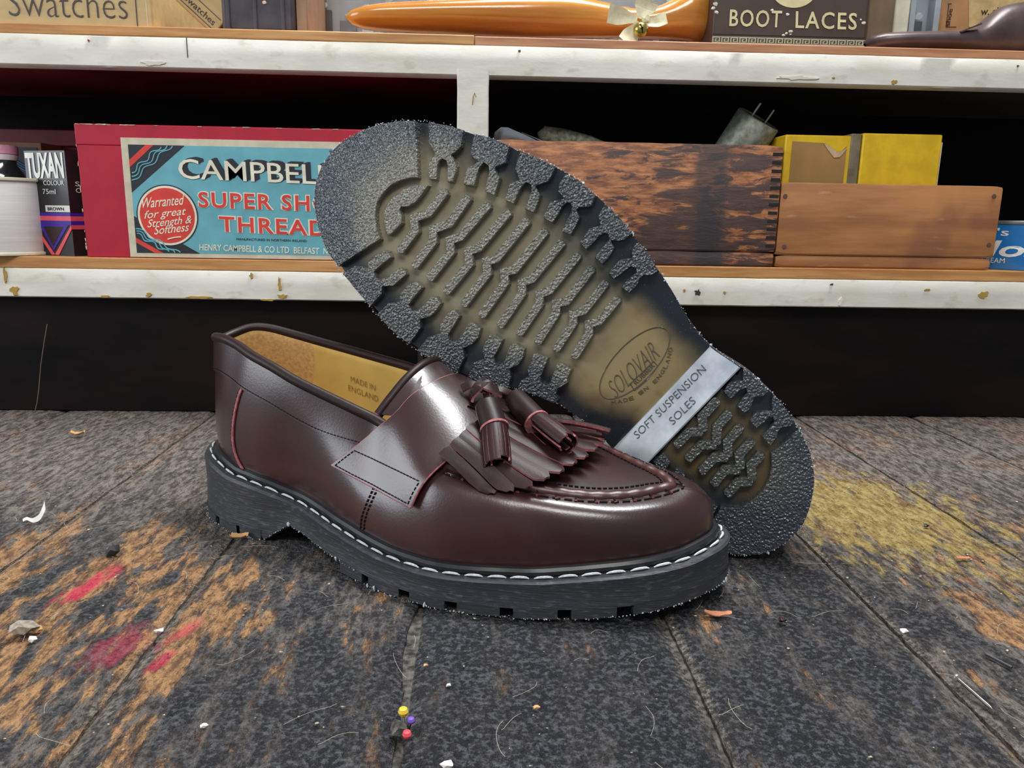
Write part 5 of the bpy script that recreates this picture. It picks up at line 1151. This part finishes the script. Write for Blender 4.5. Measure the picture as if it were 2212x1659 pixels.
# ---------------------------------------------------------------- upper shelf
# Swatches carton
CARD = plain('tan_printed_card', srgb(190, 164, 116), .6, vary=.08, scale=140, stretch=(.3, 1, 1)); GRY = plain('grey_print', srgb(70, 64, 62), .6)
Yu = .668
xs0, xs1 = at(-60, 40, Yu).x, at(330, 40, Yu).x
sw = empty('swatch_carton', (xs0, Yu, ZU), label='tan card box printed Swatches at the upper left', cat='box'); ws = xs1-xs0
mb = MB(); mb.box((0, 0, 0), (ws, .16, .075)); cbx = mb.build('carton', CARD, sw, bevel=.0012)
p = at(296, 40, Yu); mb = MB(); mb.box((p.x-xs0-.0004, -.0003, 0), (p.x-xs0+.0004, .0001, .075)); mb.build('edge_line', GRY, cbx)
p = at(318, 40, Yu); mb = MB(); mb.box((p.x-xs0-.0002, -.0002, 0), (p.x-xs0+.0002, .0001, .075)); mb.build('edge_line', WEAR, cbx)
def serif(mb, txt, o, xv, yv):
    put_text(mb, txt, o, xv, yv, th=.0002, bold=-.018)
a = at(20, 34, Yu-.0003); b = at(276, 34, Yu-.0003); mb = MB()
serif(mb, 'Swatches', (a.x-xs0, -.0003, a.z-ZU), (b.x-a.x, 0, 0), (0, 0, .0205))
mb.build('carton_lettering', GRY, cbx, smooth=False)
# tilted carton
pt = at(460, 62, .690)
tc = empty('leaning_carton', (pt.x, .690, ZU+.0005), rot=(0, math.radians(42), 0), label='small worn tan carton leaning beside the Swatches box', cat='box')
mb = MB(); mb.box((-.040, 0, 0), (0, .05, .030)); mb.build('carton', CARD, tc, bevel=.0012)
mb = MB(); mb.box((-.037, -.0004, .003), (-.003, 0, .0035)); mb.box((-.037, -.0004, .013), (-.003, 0, .0135)); put_text(mb, 'Swatches', (-.035, -.0002, .0055), (.030, 0, 0), (0, 0, .005)); mb.build('faded_lettering', GRY, tc, smooth=False)
# dark ribbed carton
x0, x1 = at(478, 40, .672).x, at(636, 40, .672).x
dk = empty('dark_box', (x0, .672, ZU), label='black ribbed box between the leaning tan carton and the clear case', cat='box')
DKM = plain('worn_black_leatherette', srgb(62, 58, 64), .5, vary=.3, scale=60, bstr=.3)
mb = MB(); mb.box((0, 0, 0), (x1-x0, .10, .09)); mb.build('case', DKM, dk, bevel=.003)
for f in (.10, .47, .85): mb = MB(); mb.box(((x1-x0)*f-.0016, -.0012, .001), ((x1-x0)*f+.0016, .0005, .089)); mb.build('rib', DKM, dk, bevel=.0007)
mb = MB(); mb.blob(((x1-x0)*.60, -.0004, at(570, 6, .672).z-ZU), .0016, 0, 5, (1, .3, 1), .3); mb.build('stud', WEAR, dk)
x0, x1 = at(640, 40, .676).x, at(664, 40, .676).x
mb = MB(); mb.box((0, 0, 0), (x1-x0, .10, .09)); o = mb.build('brown_board', plain('brown_board_paint', srgb(150, 118, 92), .6), bevel=.0008); o.location = (x0, .676, ZU); tag(o, 'narrow brown upright board beside the black ribbed box', 'board')
# clear glazed case (glass front, grey cards inside)
def glass_case(x0p, x1p, Y, label, sd):
    a, b = at(x0p, 40, Y).x, at(x1p, 40, Y).x; r = empty('glazed_case', (a, Y, ZU), label=label, cat='case'); w_ = b-a; hh = .10
    FRM = plain('silver_frame', srgb(186, 192, 196), .3, metal=.4)
    mb = MB()
    for q in ((0, 0, 0, .005, .012, hh), (w_-.005, 0, 0, w_, .012, hh), (.005, 0, 0, w_-.005, .012, .004), (.005, 0, hh-.004, w_-.005, .012, hh)): mb.box(q[:3], q[3:])
    mb.build('frame', FRM, r, bevel=.0006)
    mb = MB(); mb.box((.001, .0125, .0005), (w_-.001, .0150, hh-.0005)); mb.build('backing', plain('pale_blue_grey_backing', srgb(196, 204, 210), .4, vary=.10, scale=25), r)
    g = NT('clear_glass'); g.b.inputs['Transmission Weight'].default_value = 1; g.b.inputs['IOR'].default_value = 1.45; g = g.fin((1, 1, 1, 1), .02)
    mb = MB(); mb.box((.0045, .003, .0035), (w_-.0045, .0042, hh-.0035)); mb.build('pane', g, r, smooth=False)
    rnd = random.Random(sd); cards = [plain('grey_card', srgb(c, c+5, c+9), .5, vary=.2) for c in (96, 142, 222)]
    n_ = max(1, int(w_/.020))
    for k in range(n_):
        xa_ = .007+k*(w_-.014)/n_; wd = (w_-.014)/n_*rnd.uniform(.55, .9); z0_ = rnd.uniform(.004, .010); z1_ = z0_+rnd.uniform(.02, .05)
        mb = MB(); mb.box((xa_, .0080, z0_), (xa_+wd, .0118, z1_)); mb.build('grey_card', cards[k % 3], r, bevel=.0005)
        mb = MB(); mb.blob((xa_+wd*.5, .0075, z1_+.004), .004, 0, k+sd, (1, .3, .8), .4); mb.build('shiny_piece', cards[2], r)
    return r
glass_case(666, 1540, .748, 'long glazed case behind the orange wooden shoe form', 3)
# orange wooden shoe form (last), long and low, toe to the left
def mat_last(name, a, b, rough=.22, coat=.6):
    t = NT(name); n = t.noise(18, 5, .6, stretch=(.25, 1, 3)); nb = t.noise(60, 3)
    return t.fin(t.mix(t.ramp(n, .32, .68), a, b), rough, bump=nb, bstr=.06, bdist=.0008, coat=coat, crough=.12)
ORG = mat_last('varnished_orange_wood', srgb(186, 116, 40), srgb(222, 160, 74))
def loft(mb, st, n=28, Y=0):    # stations: (x, zc, rz_up, rz_down, ry, yoff)
    rows = []
    for x, zc, ru, rd, ry, yo in st:
        r = []
        for q in range(n+1):
            a = q/n*2*math.pi; s_, c_ = math.sin(a), math.cos(a)
            r.append((x, yo+ry*abs(c_)**.85*(1 if c_ > 0 else -1), zc+(ru if s_ > 0 else rd)*abs(s_)**.85*(1 if s_ > 0 else -1)))
        rows.append(r)
    mb.grid(rows); k = len(mb.v); n_ = n+1
    return mb
Yl = .700
def lastst(pts):
    out = []
    P = resample([Vector((x, t_, b_)) for x, t_, b_, _, _ in pts], 40); R = resample([Vector((x, r_, y_)) for x, _, _, r_, y_ in pts], 40)
    for p in P:
        q = min(R, key=lambda r: abs(r.x-p.x)); zc = (p.y+p.z)/2; h = (p.y-p.z)/2; out.append((p.x, zc, h, h, q.y, q.z))
    return out
def pz(px, py, Y=.700): q = at(px, py, Y); return q.x, q.z-ZU
lo_ = []
for px, pt_, pb__, ry, yo in ((754, 43, 52, .003, -.016), (760, 33, 62, .010, -.014), (785, 24, 67, .018, -.010), (830, 15, 70, .024, -.006), (900, 9, 72, .028, -.002), (980, 5, 74, .031, 0), (1060, 1, 79, .032, 0), (1140, -4, 82, .030, 0), (1230, -6, 82, .026, 0), (1300, 6, 82, .023, 0), (1360, 20, 83, .022, 0), (1410, 18, 84, .023, 0), (1450, 0, 85, .025, 0), (1490, -32, 88, .027, 0), (1520, -48, 92, .024, 0), (1534, -30, 88, .018, 0), (1541, 10, 74, .008, 0)):
    x, zt_ = pz(px, pt_); _, zb_ = pz(px, pb__); lo_.append((x, zt_, max(zb_+.001, .0008), ry, yo))
xo = lo_[0][0]
of = empty('wooden_last', (0, .703, ZU), label='long varnished orange wooden shoe form with cream ribbon on the upper shelf', cat='shoe form')
mb = MB(); loft(mb, lastst(lo_)); mb.build('carved_body', ORG, of, ang=60)
# ribbon and bell
RIB = plain('cream_pleated_ribbon', srgb(240, 232, 196), .7, vary=.08, scale=200); BRS = plain('brass', srgb(178, 160, 84), .25, metal=.85)
bow = empty('ribbon_bow', tuple(at(1382, 62, .668)), label='cream pleated ribbon bow tied on the orange wooden form', cat='ribbon')
cen_ = at(1382, 50, .668)
def petal(name, px0, py0, px1, py1, w0, w1, tw=0):
    a, b = at(px0, py0, .6690), at(px1, py1, .6640); d = b-a; L = d.length; d.normalize(); s = Vector((-d.z, 0, d.x)); s = (s+Vector((0, tw, 0))).normalized(); n_ = d.cross(s)
    P = []
    for i in range(25):
        t = i/24; w_ = lerp(w0, w1, sstep(t, 0, .7))/FPX*.66; z = .00025*math.cos(i*math.pi); bend = math.sin(t*math.pi)*.004
        P.append([a+d*L*t+s*w_*(k/6-.5)+n_*(z-bend*(1-abs(k/3-1)*.5)) for k in range(7)])
    mb = MB(); mb.sheet([[q-bow.location for q in r] for r in P], [[n_]*7]*25, .0003, 0, 0); mb.build(name, RIB, bow, ang=80)
petal('ribbon_loop', 1376, 42, 1314, 28, 16, 36, .2); petal('ribbon_loop', 1382, 40, 1400, 0, 16, 46, .2); petal('ribbon_loop', 1390, 50, 1440, 38, 14, 26, .3); petal('ribbon_tail', 1382, 50, 1352, 92, 16, 38, .1)
mb = MB(); k_ = at(1396, 40, .667)-bow.location; mb.blob(k_, .0038, 0, 3, (1.2, .7, 1), .2); mb.build('ribbon_knot', RIB, bow)
bl = empty('small_bell', tuple(at(1384, 64, .6655)), label='tiny round brass bell hanging in the cream ribbon bow', cat='bell')
mb = MB(); n_ = 24; mb.lathe([(.0060*math.sin(k*math.pi/16)+.00001, -.0060*math.cos(k*math.pi/16)) for k in range(17)], n_, sy=.9); mb.build('bell_shell', BRS, bl)
mb = MB(); mb.tube([(-.0015, -.0052, .003), (.0, -.0056, 0), (.0008, -.0050, -.0035)], .0005, 6); mb.blob((0, -.0056, 0), .0012, 0, 1); mb.build('bell_slot', THREAD, bl)
# boot laces tin
Yt = .6655; x0, x1 = at(1540, 60, Yt).x, at(1871, 60, Yt).x
TIN = plain('dark_brown_enamel', srgb(78, 64, 56), .42, vary=.12, scale=40, bstr=.1); IV = plain('ivory_print', srgb(222, 208, 160), .5); OUTL = plain('dark_outline_print', srgb(40, 32, 28), .5)
tn_ = empty('laces_tin', (x0, Yt, ZU), label='brown tin lettered BOOT LACES between the two shoe forms', cat='tin'); wt = x1-x0
mb = MB(); mb.box((0, 0, 0), (wt, .09, .075)); tbod = mb.build('tin_body', TIN, tn_, bevel=.0012)
def tq(px, py): p = at(px, py, Yt-.0002); return p.x-x0, p.z-ZU
def ttext(txt, bl_, br_, tl_):
    for m, d, g, bo in ((OUTL, .0002, .7, .035), (IV, .0004, 0, .012)):
        a, b, c_ = tq(bl_[0]-g, bl_[1]+g), tq(br_[0]+g, br_[1]+g), tq(tl_[0]-g, tl_[1]-g); mb = MB()
        put_text(mb, txt, (a[0], -d+.0001, a[1]), (b[0]-a[0], 0, b[1]-a[1]), (c_[0]-a[0], 0, c_[1]-a[1]), th=.0002, bold=bo, spacing=1.15); mb.build('tin_lettering', m, tbod, smooth=False)
ttext('BOOT', (1575, 57), (1687, 60), (1577, 20)); ttext('LACES', (1718, 61), (1850, 65), (1719, 24))
mb = MB(); c_ = tq(1716, -22); poly_prism(mb, [(c_[0]+.0185*math.cos(k*math.pi/20), max(c_[1]+.0135*math.sin(k*math.pi/20), 0)) for k in range(40)], (0, -.0001, 0), (1, 0, 0), (0, 0, 1), .0003); mb.build('oval_print', IV, tbod, smooth=False)
mb = MB(); zc = tq(1700, 78)[1]; mb.box((0, -.0004, zc), (wt, .0, zc+.0003)); mb.build('border_line', OUTL, tbod)
GK = plain('greek_key_print', srgb(176, 172, 142), .5); mb = MB(); nk = 17; zk0, zk1 = .0004, tq(1700, 84)[1]
mb.box((0, -.0003, 0), (wt, 0, .0006)); mb.box((0, -.0003, zk1), (wt, 0, zk1+.0006))
hk = zk1-zk0
for k in range(nk):
    a = wt*k/nk; u_ = wt/nk; f = u_/7
    for q in ((0, 0, 1, 7), (1, 6, 6, 7), (5, 1, 6, 6), (2, 1, 5, 2), (2, 2, 3, 5), (3, 4, 4, 5)):
        mb.box((a+q[0]*f, -.0003, zk0+hk*q[1]/7.0), (a+q[2]*f, 0, zk0+hk*q[3]/7.0))
mb.build('border_pattern', GK, tbod, smooth=False)
CHIPM = plain('bare_chip', srgb(224, 214, 196), .6)
for k, (px, py, r_) in enumerate(((1668, 22, 3), (1702, 31, 3.6), (1866, 50, 3.5), (1860, 42, 2), (1692, 76, 4), (1708, 68, 3.5), (1699, 72, 2.5), (1546, 8, 5), (1548, 26, 4), (1541, 17, 4), (1708, 74, 2))):
    a = tq(px, py); mb = MB(); mb.blob((a[0], -.0001, a[1]), r_/FPX*.66, 0, k, (1.2, .3, .8), .4); mb.build('chipped_enamel', CHIPM, tbod)
# brown card, cream framed case, brown paper box behind the iron form
x0, x1 = at(1875, 40, .700).x, at(1931, 40, .700).x
mb = MB(); mb.box((0, 0, 0), (x1-x0, .05, .09)); o = mb.build('brown_book', plain('brown_cloth', srgb(116, 96, 70), .7), bevel=.001); o.location = (x0, .700, ZU); tag(o, 'dull brown book standing right of the laces tin', 'book')
x0, x1 = at(1932, 40, .698).x, at(1964, 40, .698).x
mb = MB(); mb.box((0, 0, 0), (x1-x0, .05, .09)); o = mb.build('cream_book', plain('cream_board', srgb(212, 206, 182), .6), bevel=.001); o.location = (x0, .698, ZU); tag(o, 'cream spined book beside the dull brown book', 'book')
glass_case(1965, 2030, .698, 'narrow glazed case right of the cream spined book', 9)
x0, x1 = at(2032, 40, .716).x, at(2300, 40, .716).x
pbx = empty('paper_box', (x0, .716, ZU), label='orange brown papered box behind the iron shoe form', cat='box')
PAP = plain('torn_orange_paper', srgb(172, 126, 82), .75, vary=.25, scale=26)
mb = MB(); mb.box((0, 0, 0), (x1-x0, .07, .09)); pc = mb.build('carton', PAP, pbx, bevel=.0015)
mb = MB(); q = [(p[0]-x0, p[2]-ZU) for p in (at(2092, 58, .716), at(2092, -30, .716), at(2230, -30, .716), at(2230, 25, .716), at(2150, 40, .716), at(2120, 66, .716))]
poly_prism(mb, q[::-1], (0, -.0001, 0), (1, 0, 0), (0, 0, 1), .0004); mb.build('paper_label', plain('buff_paper', srgb(196, 166, 112), .7, vary=.2, scale=90), pc, smooth=False)
mb = MB(); a = at(2118, 33, .7155); put_text(mb, 'w. ell', (a.x-x0, -.0006, a.z-ZU), (.017, 0, .001), (0, 0, .006), bold=.01); a = at(2051, 56, .7155); put_text(mb, 'shoe', (a.x-x0, -.0006, a.z-ZU), (.001, 0, .014), (-.0040, 0, 0)); mb.build('faded_lettering', BRN, pc, smooth=False)
mb = MB()
for u0, v0, u1, v1 in ((2048, 8, 2056, 8), (2044, 58, 2050, 10), (2044, 58, 2066, 58)):
    a, b = at(u0, v0, .7155), at(u1, v1, .7155); mb.tube([(a.x-x0, -.0002, a.z-ZU), (b.x-x0, -.0002, b.z-ZU)], .0003, 5)
mb.build('ruled_line', BRN, pc)
# iron shoe form
IRON = plain('dark_brown_iron', srgb(84, 70, 70), .38, metal=.25, vary=.25, scale=50, bstr=.35, bdist=.001)
li = []
for px, pt_, pb__, ry in ((1872, 92, 96, .003), (1880, 80, 99, .009), (1905, 72, 101, .015), (1950, 70, 102, .020), (2010, 69, 104, .022), (2070, 66, 106, .020), (2110, 57, 108, .018), (2135, 38, 110, .017), (2165, 14, 110, .017), (2200, 5, 111, .018), (2240, 2, 112, .018), (2290, 8, 113, .015), (2310, 40, 100, .008)):
    x, zt_ = pz(px, pt_, .688); _, zb_ = pz(px, pb__, .674); li.append((x, zt_, max(zb_, .0008), ry, 0))
ir = empty('iron_last', (0, .692, ZU), label='dark iron shoe form at the right end of the upper shelf', cat='shoe form')
mb = MB(); loft(mb, lastst(li)); mb.build('cast_body', IRON, ir, ang=60)
a = at(2092, 64, .674); mb = MB(); mb.box((-.008, -.003, 0), (.010, .003, .0012), M=Matrix.Translation((a.x, a.y-.692, a.z-ZU)) @ Matrix.Rotation(math.radians(-22), 4, 'Y')); mb.build('loose_sliver', IRON, ir)
# ---------------------------------------------------------------- litter on the bench
def chip(name, px, py, w_, h_, m, label, cat, sd=1, lift=.0004, curl=.3):
    p = ground(px, py); k = w_/FPX*(p-CAM).length; h2 = h_/FPX*(p-CAM).length*1.6; rnd = random.Random(sd)
    rows = []
    for i in range(9):
        t = i/8; ww = h2*(.35+.65*math.sin(math.pi*min(max(t, .06), .94))**.6)*rnd.uniform(.7, 1.1); c = (t-.5)*k
        rows.append([(c, ww*(j/4-.5)+h2*.12*math.sin(t*5+sd), lift+curl*k*.5*(t-.5)**2+curl*h2*(j/4-.5)**2+.0004) for j in range(5)])
    mb = MB(); mb.sheet([[Vector(q) for q in r] for r in rows], [[Vector((0, 0, 1))]*5]*9, .0004, 0, 0)
    o = mb.build(name, m); o.location = (p.x, p.y, .0); o.rotation_euler = (0, 0, rnd.uniform(-.3, .3)); tag(o, label, cat); return o
WC = plain('white_shaving', srgb(216, 212, 204), .7, vary=.1); OC = plain('orange_bark', srgb(186, 118, 84), .7, vary=.2, scale=200); TC = plain('tan_scrap', srgb(206, 160, 110), .8, vary=.15)
mb = MB(); P = [ground(x, y, z) for x, y, z in ((49, 1124, .0012), (58, 1120, .0022), (70, 1124, .0012), (84, 1118, .0030), (92, 1104, .0062), (97, 1091, .0085))]
wd = [.0022, .0016, .0020, .0030, .0038, .0020]
P2 = resample([p for p in P], 20); rows = [[p+Vector((-.3, .5, .6)).normalized()*lerp(.0015, .0052, i/19)*(k/3-.5) for k in range(4)] for i, p in enumerate(P2)]
mb.sheet(rows, [[Vector((.6, -.7, .2)).normalized()]*4]*20, .0004, 0, 0); tag(mb.build('leather_shaving', WC, ang=60), 'curled white shaving lying on the bench at far left', 'shaving')
chip('tan_scrap', 167, 942, 26, 8, TC, 'small tan curled scrap near the back left of the bench', 'scrap', 2, curl=1.2)
chip('bark_chip', 1551, 1332, 54, 13, OC, 'orange brown flake just in front of the upright shoe toe', 'flake', 3, curl=.5)
chip('leather_crumb', 517, 1166, 34, 14, TC, 'tan crumb pinched under the heel of the upright shoe', 'scrap', 4, curl=1.0)
chip('bark_chip', 1689, 1348, 14, 9, BRN, 'dark little flake right of the orange flake', 'flake', 5, curl=1.5)
chip('bark_chip', 2080, 1210, 26, 7, OC, 'orange splinter at the right beyond the plank seam', 'splinter', 6)
mb = MB(); p = ground(49, 1354, .0035); mb.blob(p, .0045, 0, 4, (1.4, 1, .7), .2); o = mb.build('grey_pebble', plain('pebble_grey', srgb(140, 130, 116), .8, vary=.3, scale=600, bstr=.5)); tag(o, 'grey lump on the bench at the lower left', 'lump')
mb = MB(); mb.blob(ground(79, 1359, .0014), .0019, 0, 5, (1, 1, .8), .2); tag(mb.build('seed', TC), 'small tan seed right against the grey lump', 'seed')
mb = MB(); mb.blob(ground(241, 1190, .0026), .0034, 0, 9, (1.1, 1, .9), .5); tag(mb.build('tar_lump', plain('lump_tar', (.02, .02, .022, 1), .6)), 'black lump on the bench left of the shoe heel', 'lump')
# nail on the right and pins stuck in the gap
NAIL = plain('grey_nail', srgb(120, 112, 104), .35, metal=.8, vary=.2, scale=300)
def nail(pxa, pya, pxb, pyb, r, label):
    a = ground(pxa, pya, .0022); b = ground(pxb, pyb, .0006); d = (b-a).normalized(); nl = empty('nail', tuple(a), label=label, cat='nail')
    q = d.to_track_quat('Z', 'Y').to_matrix().to_4x4(); L = (b-a).length
    mb = MB(); mb.lathe([(r, .0003), (r*.95, L*.9), (r*.15, L)], 12, M=q); mb.build('shank', NAIL, nl)
    mb = MB(); mb.lathe([(r*1.9, -.0006), (r*2.3, 0), (r*2.2, .0006), (r, .0012)], 16, M=q); mb.build('head', plain('nail_head_metal', srgb(196, 192, 188), .3, metal=.8), nl)
nail(2066, 1464, 2145, 1533, .00075, 'thin grey nail lying in the plank seam at lower right')
nail(2130, 1412, 2186, 1442, .0005, 'small dark nail beyond the larger grey nail at right') if False else None
mb = MB(); mb.tube([ground(2130, 1413, .0010), ground(2186, 1442, .0006)], .0006, 8); tag(mb.build('dark_sliver', plain('sliver_black', (.02, .018, .018, 1), .5)), 'dark sliver on the right plank above the grey nail', 'sliver')
def pin(px, py, c, r, label, dx, dy):
    p = ground(px, py, .004); e = p+Vector((dx, dy, -.0055)); pn_ = empty('pin', tuple(p), label=label, cat='pin')
    mb = MB(); mb.lathe([(.00001, .0012*r), (.0012*r, .0010*r), (.0016*r, 0), (.0012*r, -.0010*r), (.0004, -.0014*r)], 14); mb.build('pin_head', plain('pin_head_enamel', c, .35), pn_)
    mb = MB(); mb.tube([(0, 0, -.001), tuple(e-p)], .00035, 6); mb.build('shaft', NAIL, pn_)
pin(871, 1537, srgb(232, 190, 60), 1.15, 'yellow headed pin stuck in the gap between planks', .001, -.004)
pin(879, 1586, srgb(226, 78, 90), 1.0, 'red headed pin nearest the camera in the plank gap', -.002, .003)
pin(888, 1556, srgb(120, 84, 190), .85, 'purple headed pin in the plank gap between yellow and red', -.001, .002)
mb = MB(); mb.blob(ground(862, 1572, .0020), .0034, 0, 12, (1, 1, .8), .4); tag(mb.build('lint_ball', GRIME), 'small grey green lint ball beside the pins', 'lint')
for px, py, r_, c, lab_ in ((965, 1652, .0018, WC, 'pale round crumb at the bottom edge of the bench'), (968, 1480, .0009, WC, 'tiny white crumb on the dark plank before the toe'), (919, 1437, .0008, TC, 'tiny tan crumb beside the plank gap'), (1158, 1527, .0011, TC, 'tan crumb on the dark middle plank'), (1952, 1363, .0016, WC, 'white crumb in the right plank seam'), (68, 1381, .0015, WC, 'white flake below the grey lump'), (344, 1363, .0016, WC, 'white flake in the left plank seam'), (440, 1567, .0013, WC, 'whitish crumb at the lower left'), (2000, 1135, .0013, plain('black_crumb', (.01, .01, .01, 1), .5), 'black crumb on the yellow paint patch at right')):
    mb = MB(); mb.blob(ground(px, py, r_*.7), r_, 0, int(px), (1.2, 1, .7), .35); tag(mb.build('crumb', c), lab_, 'crumb')
# dust specks and hairs, uncountable
rnd = random.Random(5); mb = MB()
for k in range(600):
    x, y = rnd.uniform(-.33, .42), rnd.uniform(.2, .60)
    mb.blob((x, y, .0002), rnd.choice((.00018, .00024, .0003, .0003, .0005)), 0, k, (1.3, 1, .6), .5)
tag(mb.build('dust_specks', plain('pale_dust', srgb(170, 158, 138), .9, vary=.4)), 'fine pale dust specks scattered over the bench', 'dust', kind='stuff')
mb = MB()
for k in range(150):
    x, y = (rnd.uniform(-.28, .30), rnd.uniform(.2, .50)); a = rnd.uniform(0, 6.3); c = rnd.uniform(-90, 90); L = rnd.uniform(.006, .020); P = []; p = Vector((x, y, .0005))
    for i in range(9): P.append(p.copy()); p += Vector((math.cos(a), math.sin(a), 0))*L/8; a += c*L/8; p.z = .0004+.0012*math.sin(i/8*math.pi)
    mb.tube(P, .00006, 4)
tag(mb.build('lint_fibres', plain('pale_fibre', srgb(188, 178, 162), .8)), 'pale hairs and lint fibres scattered over the bench', 'lint', kind='stuff')
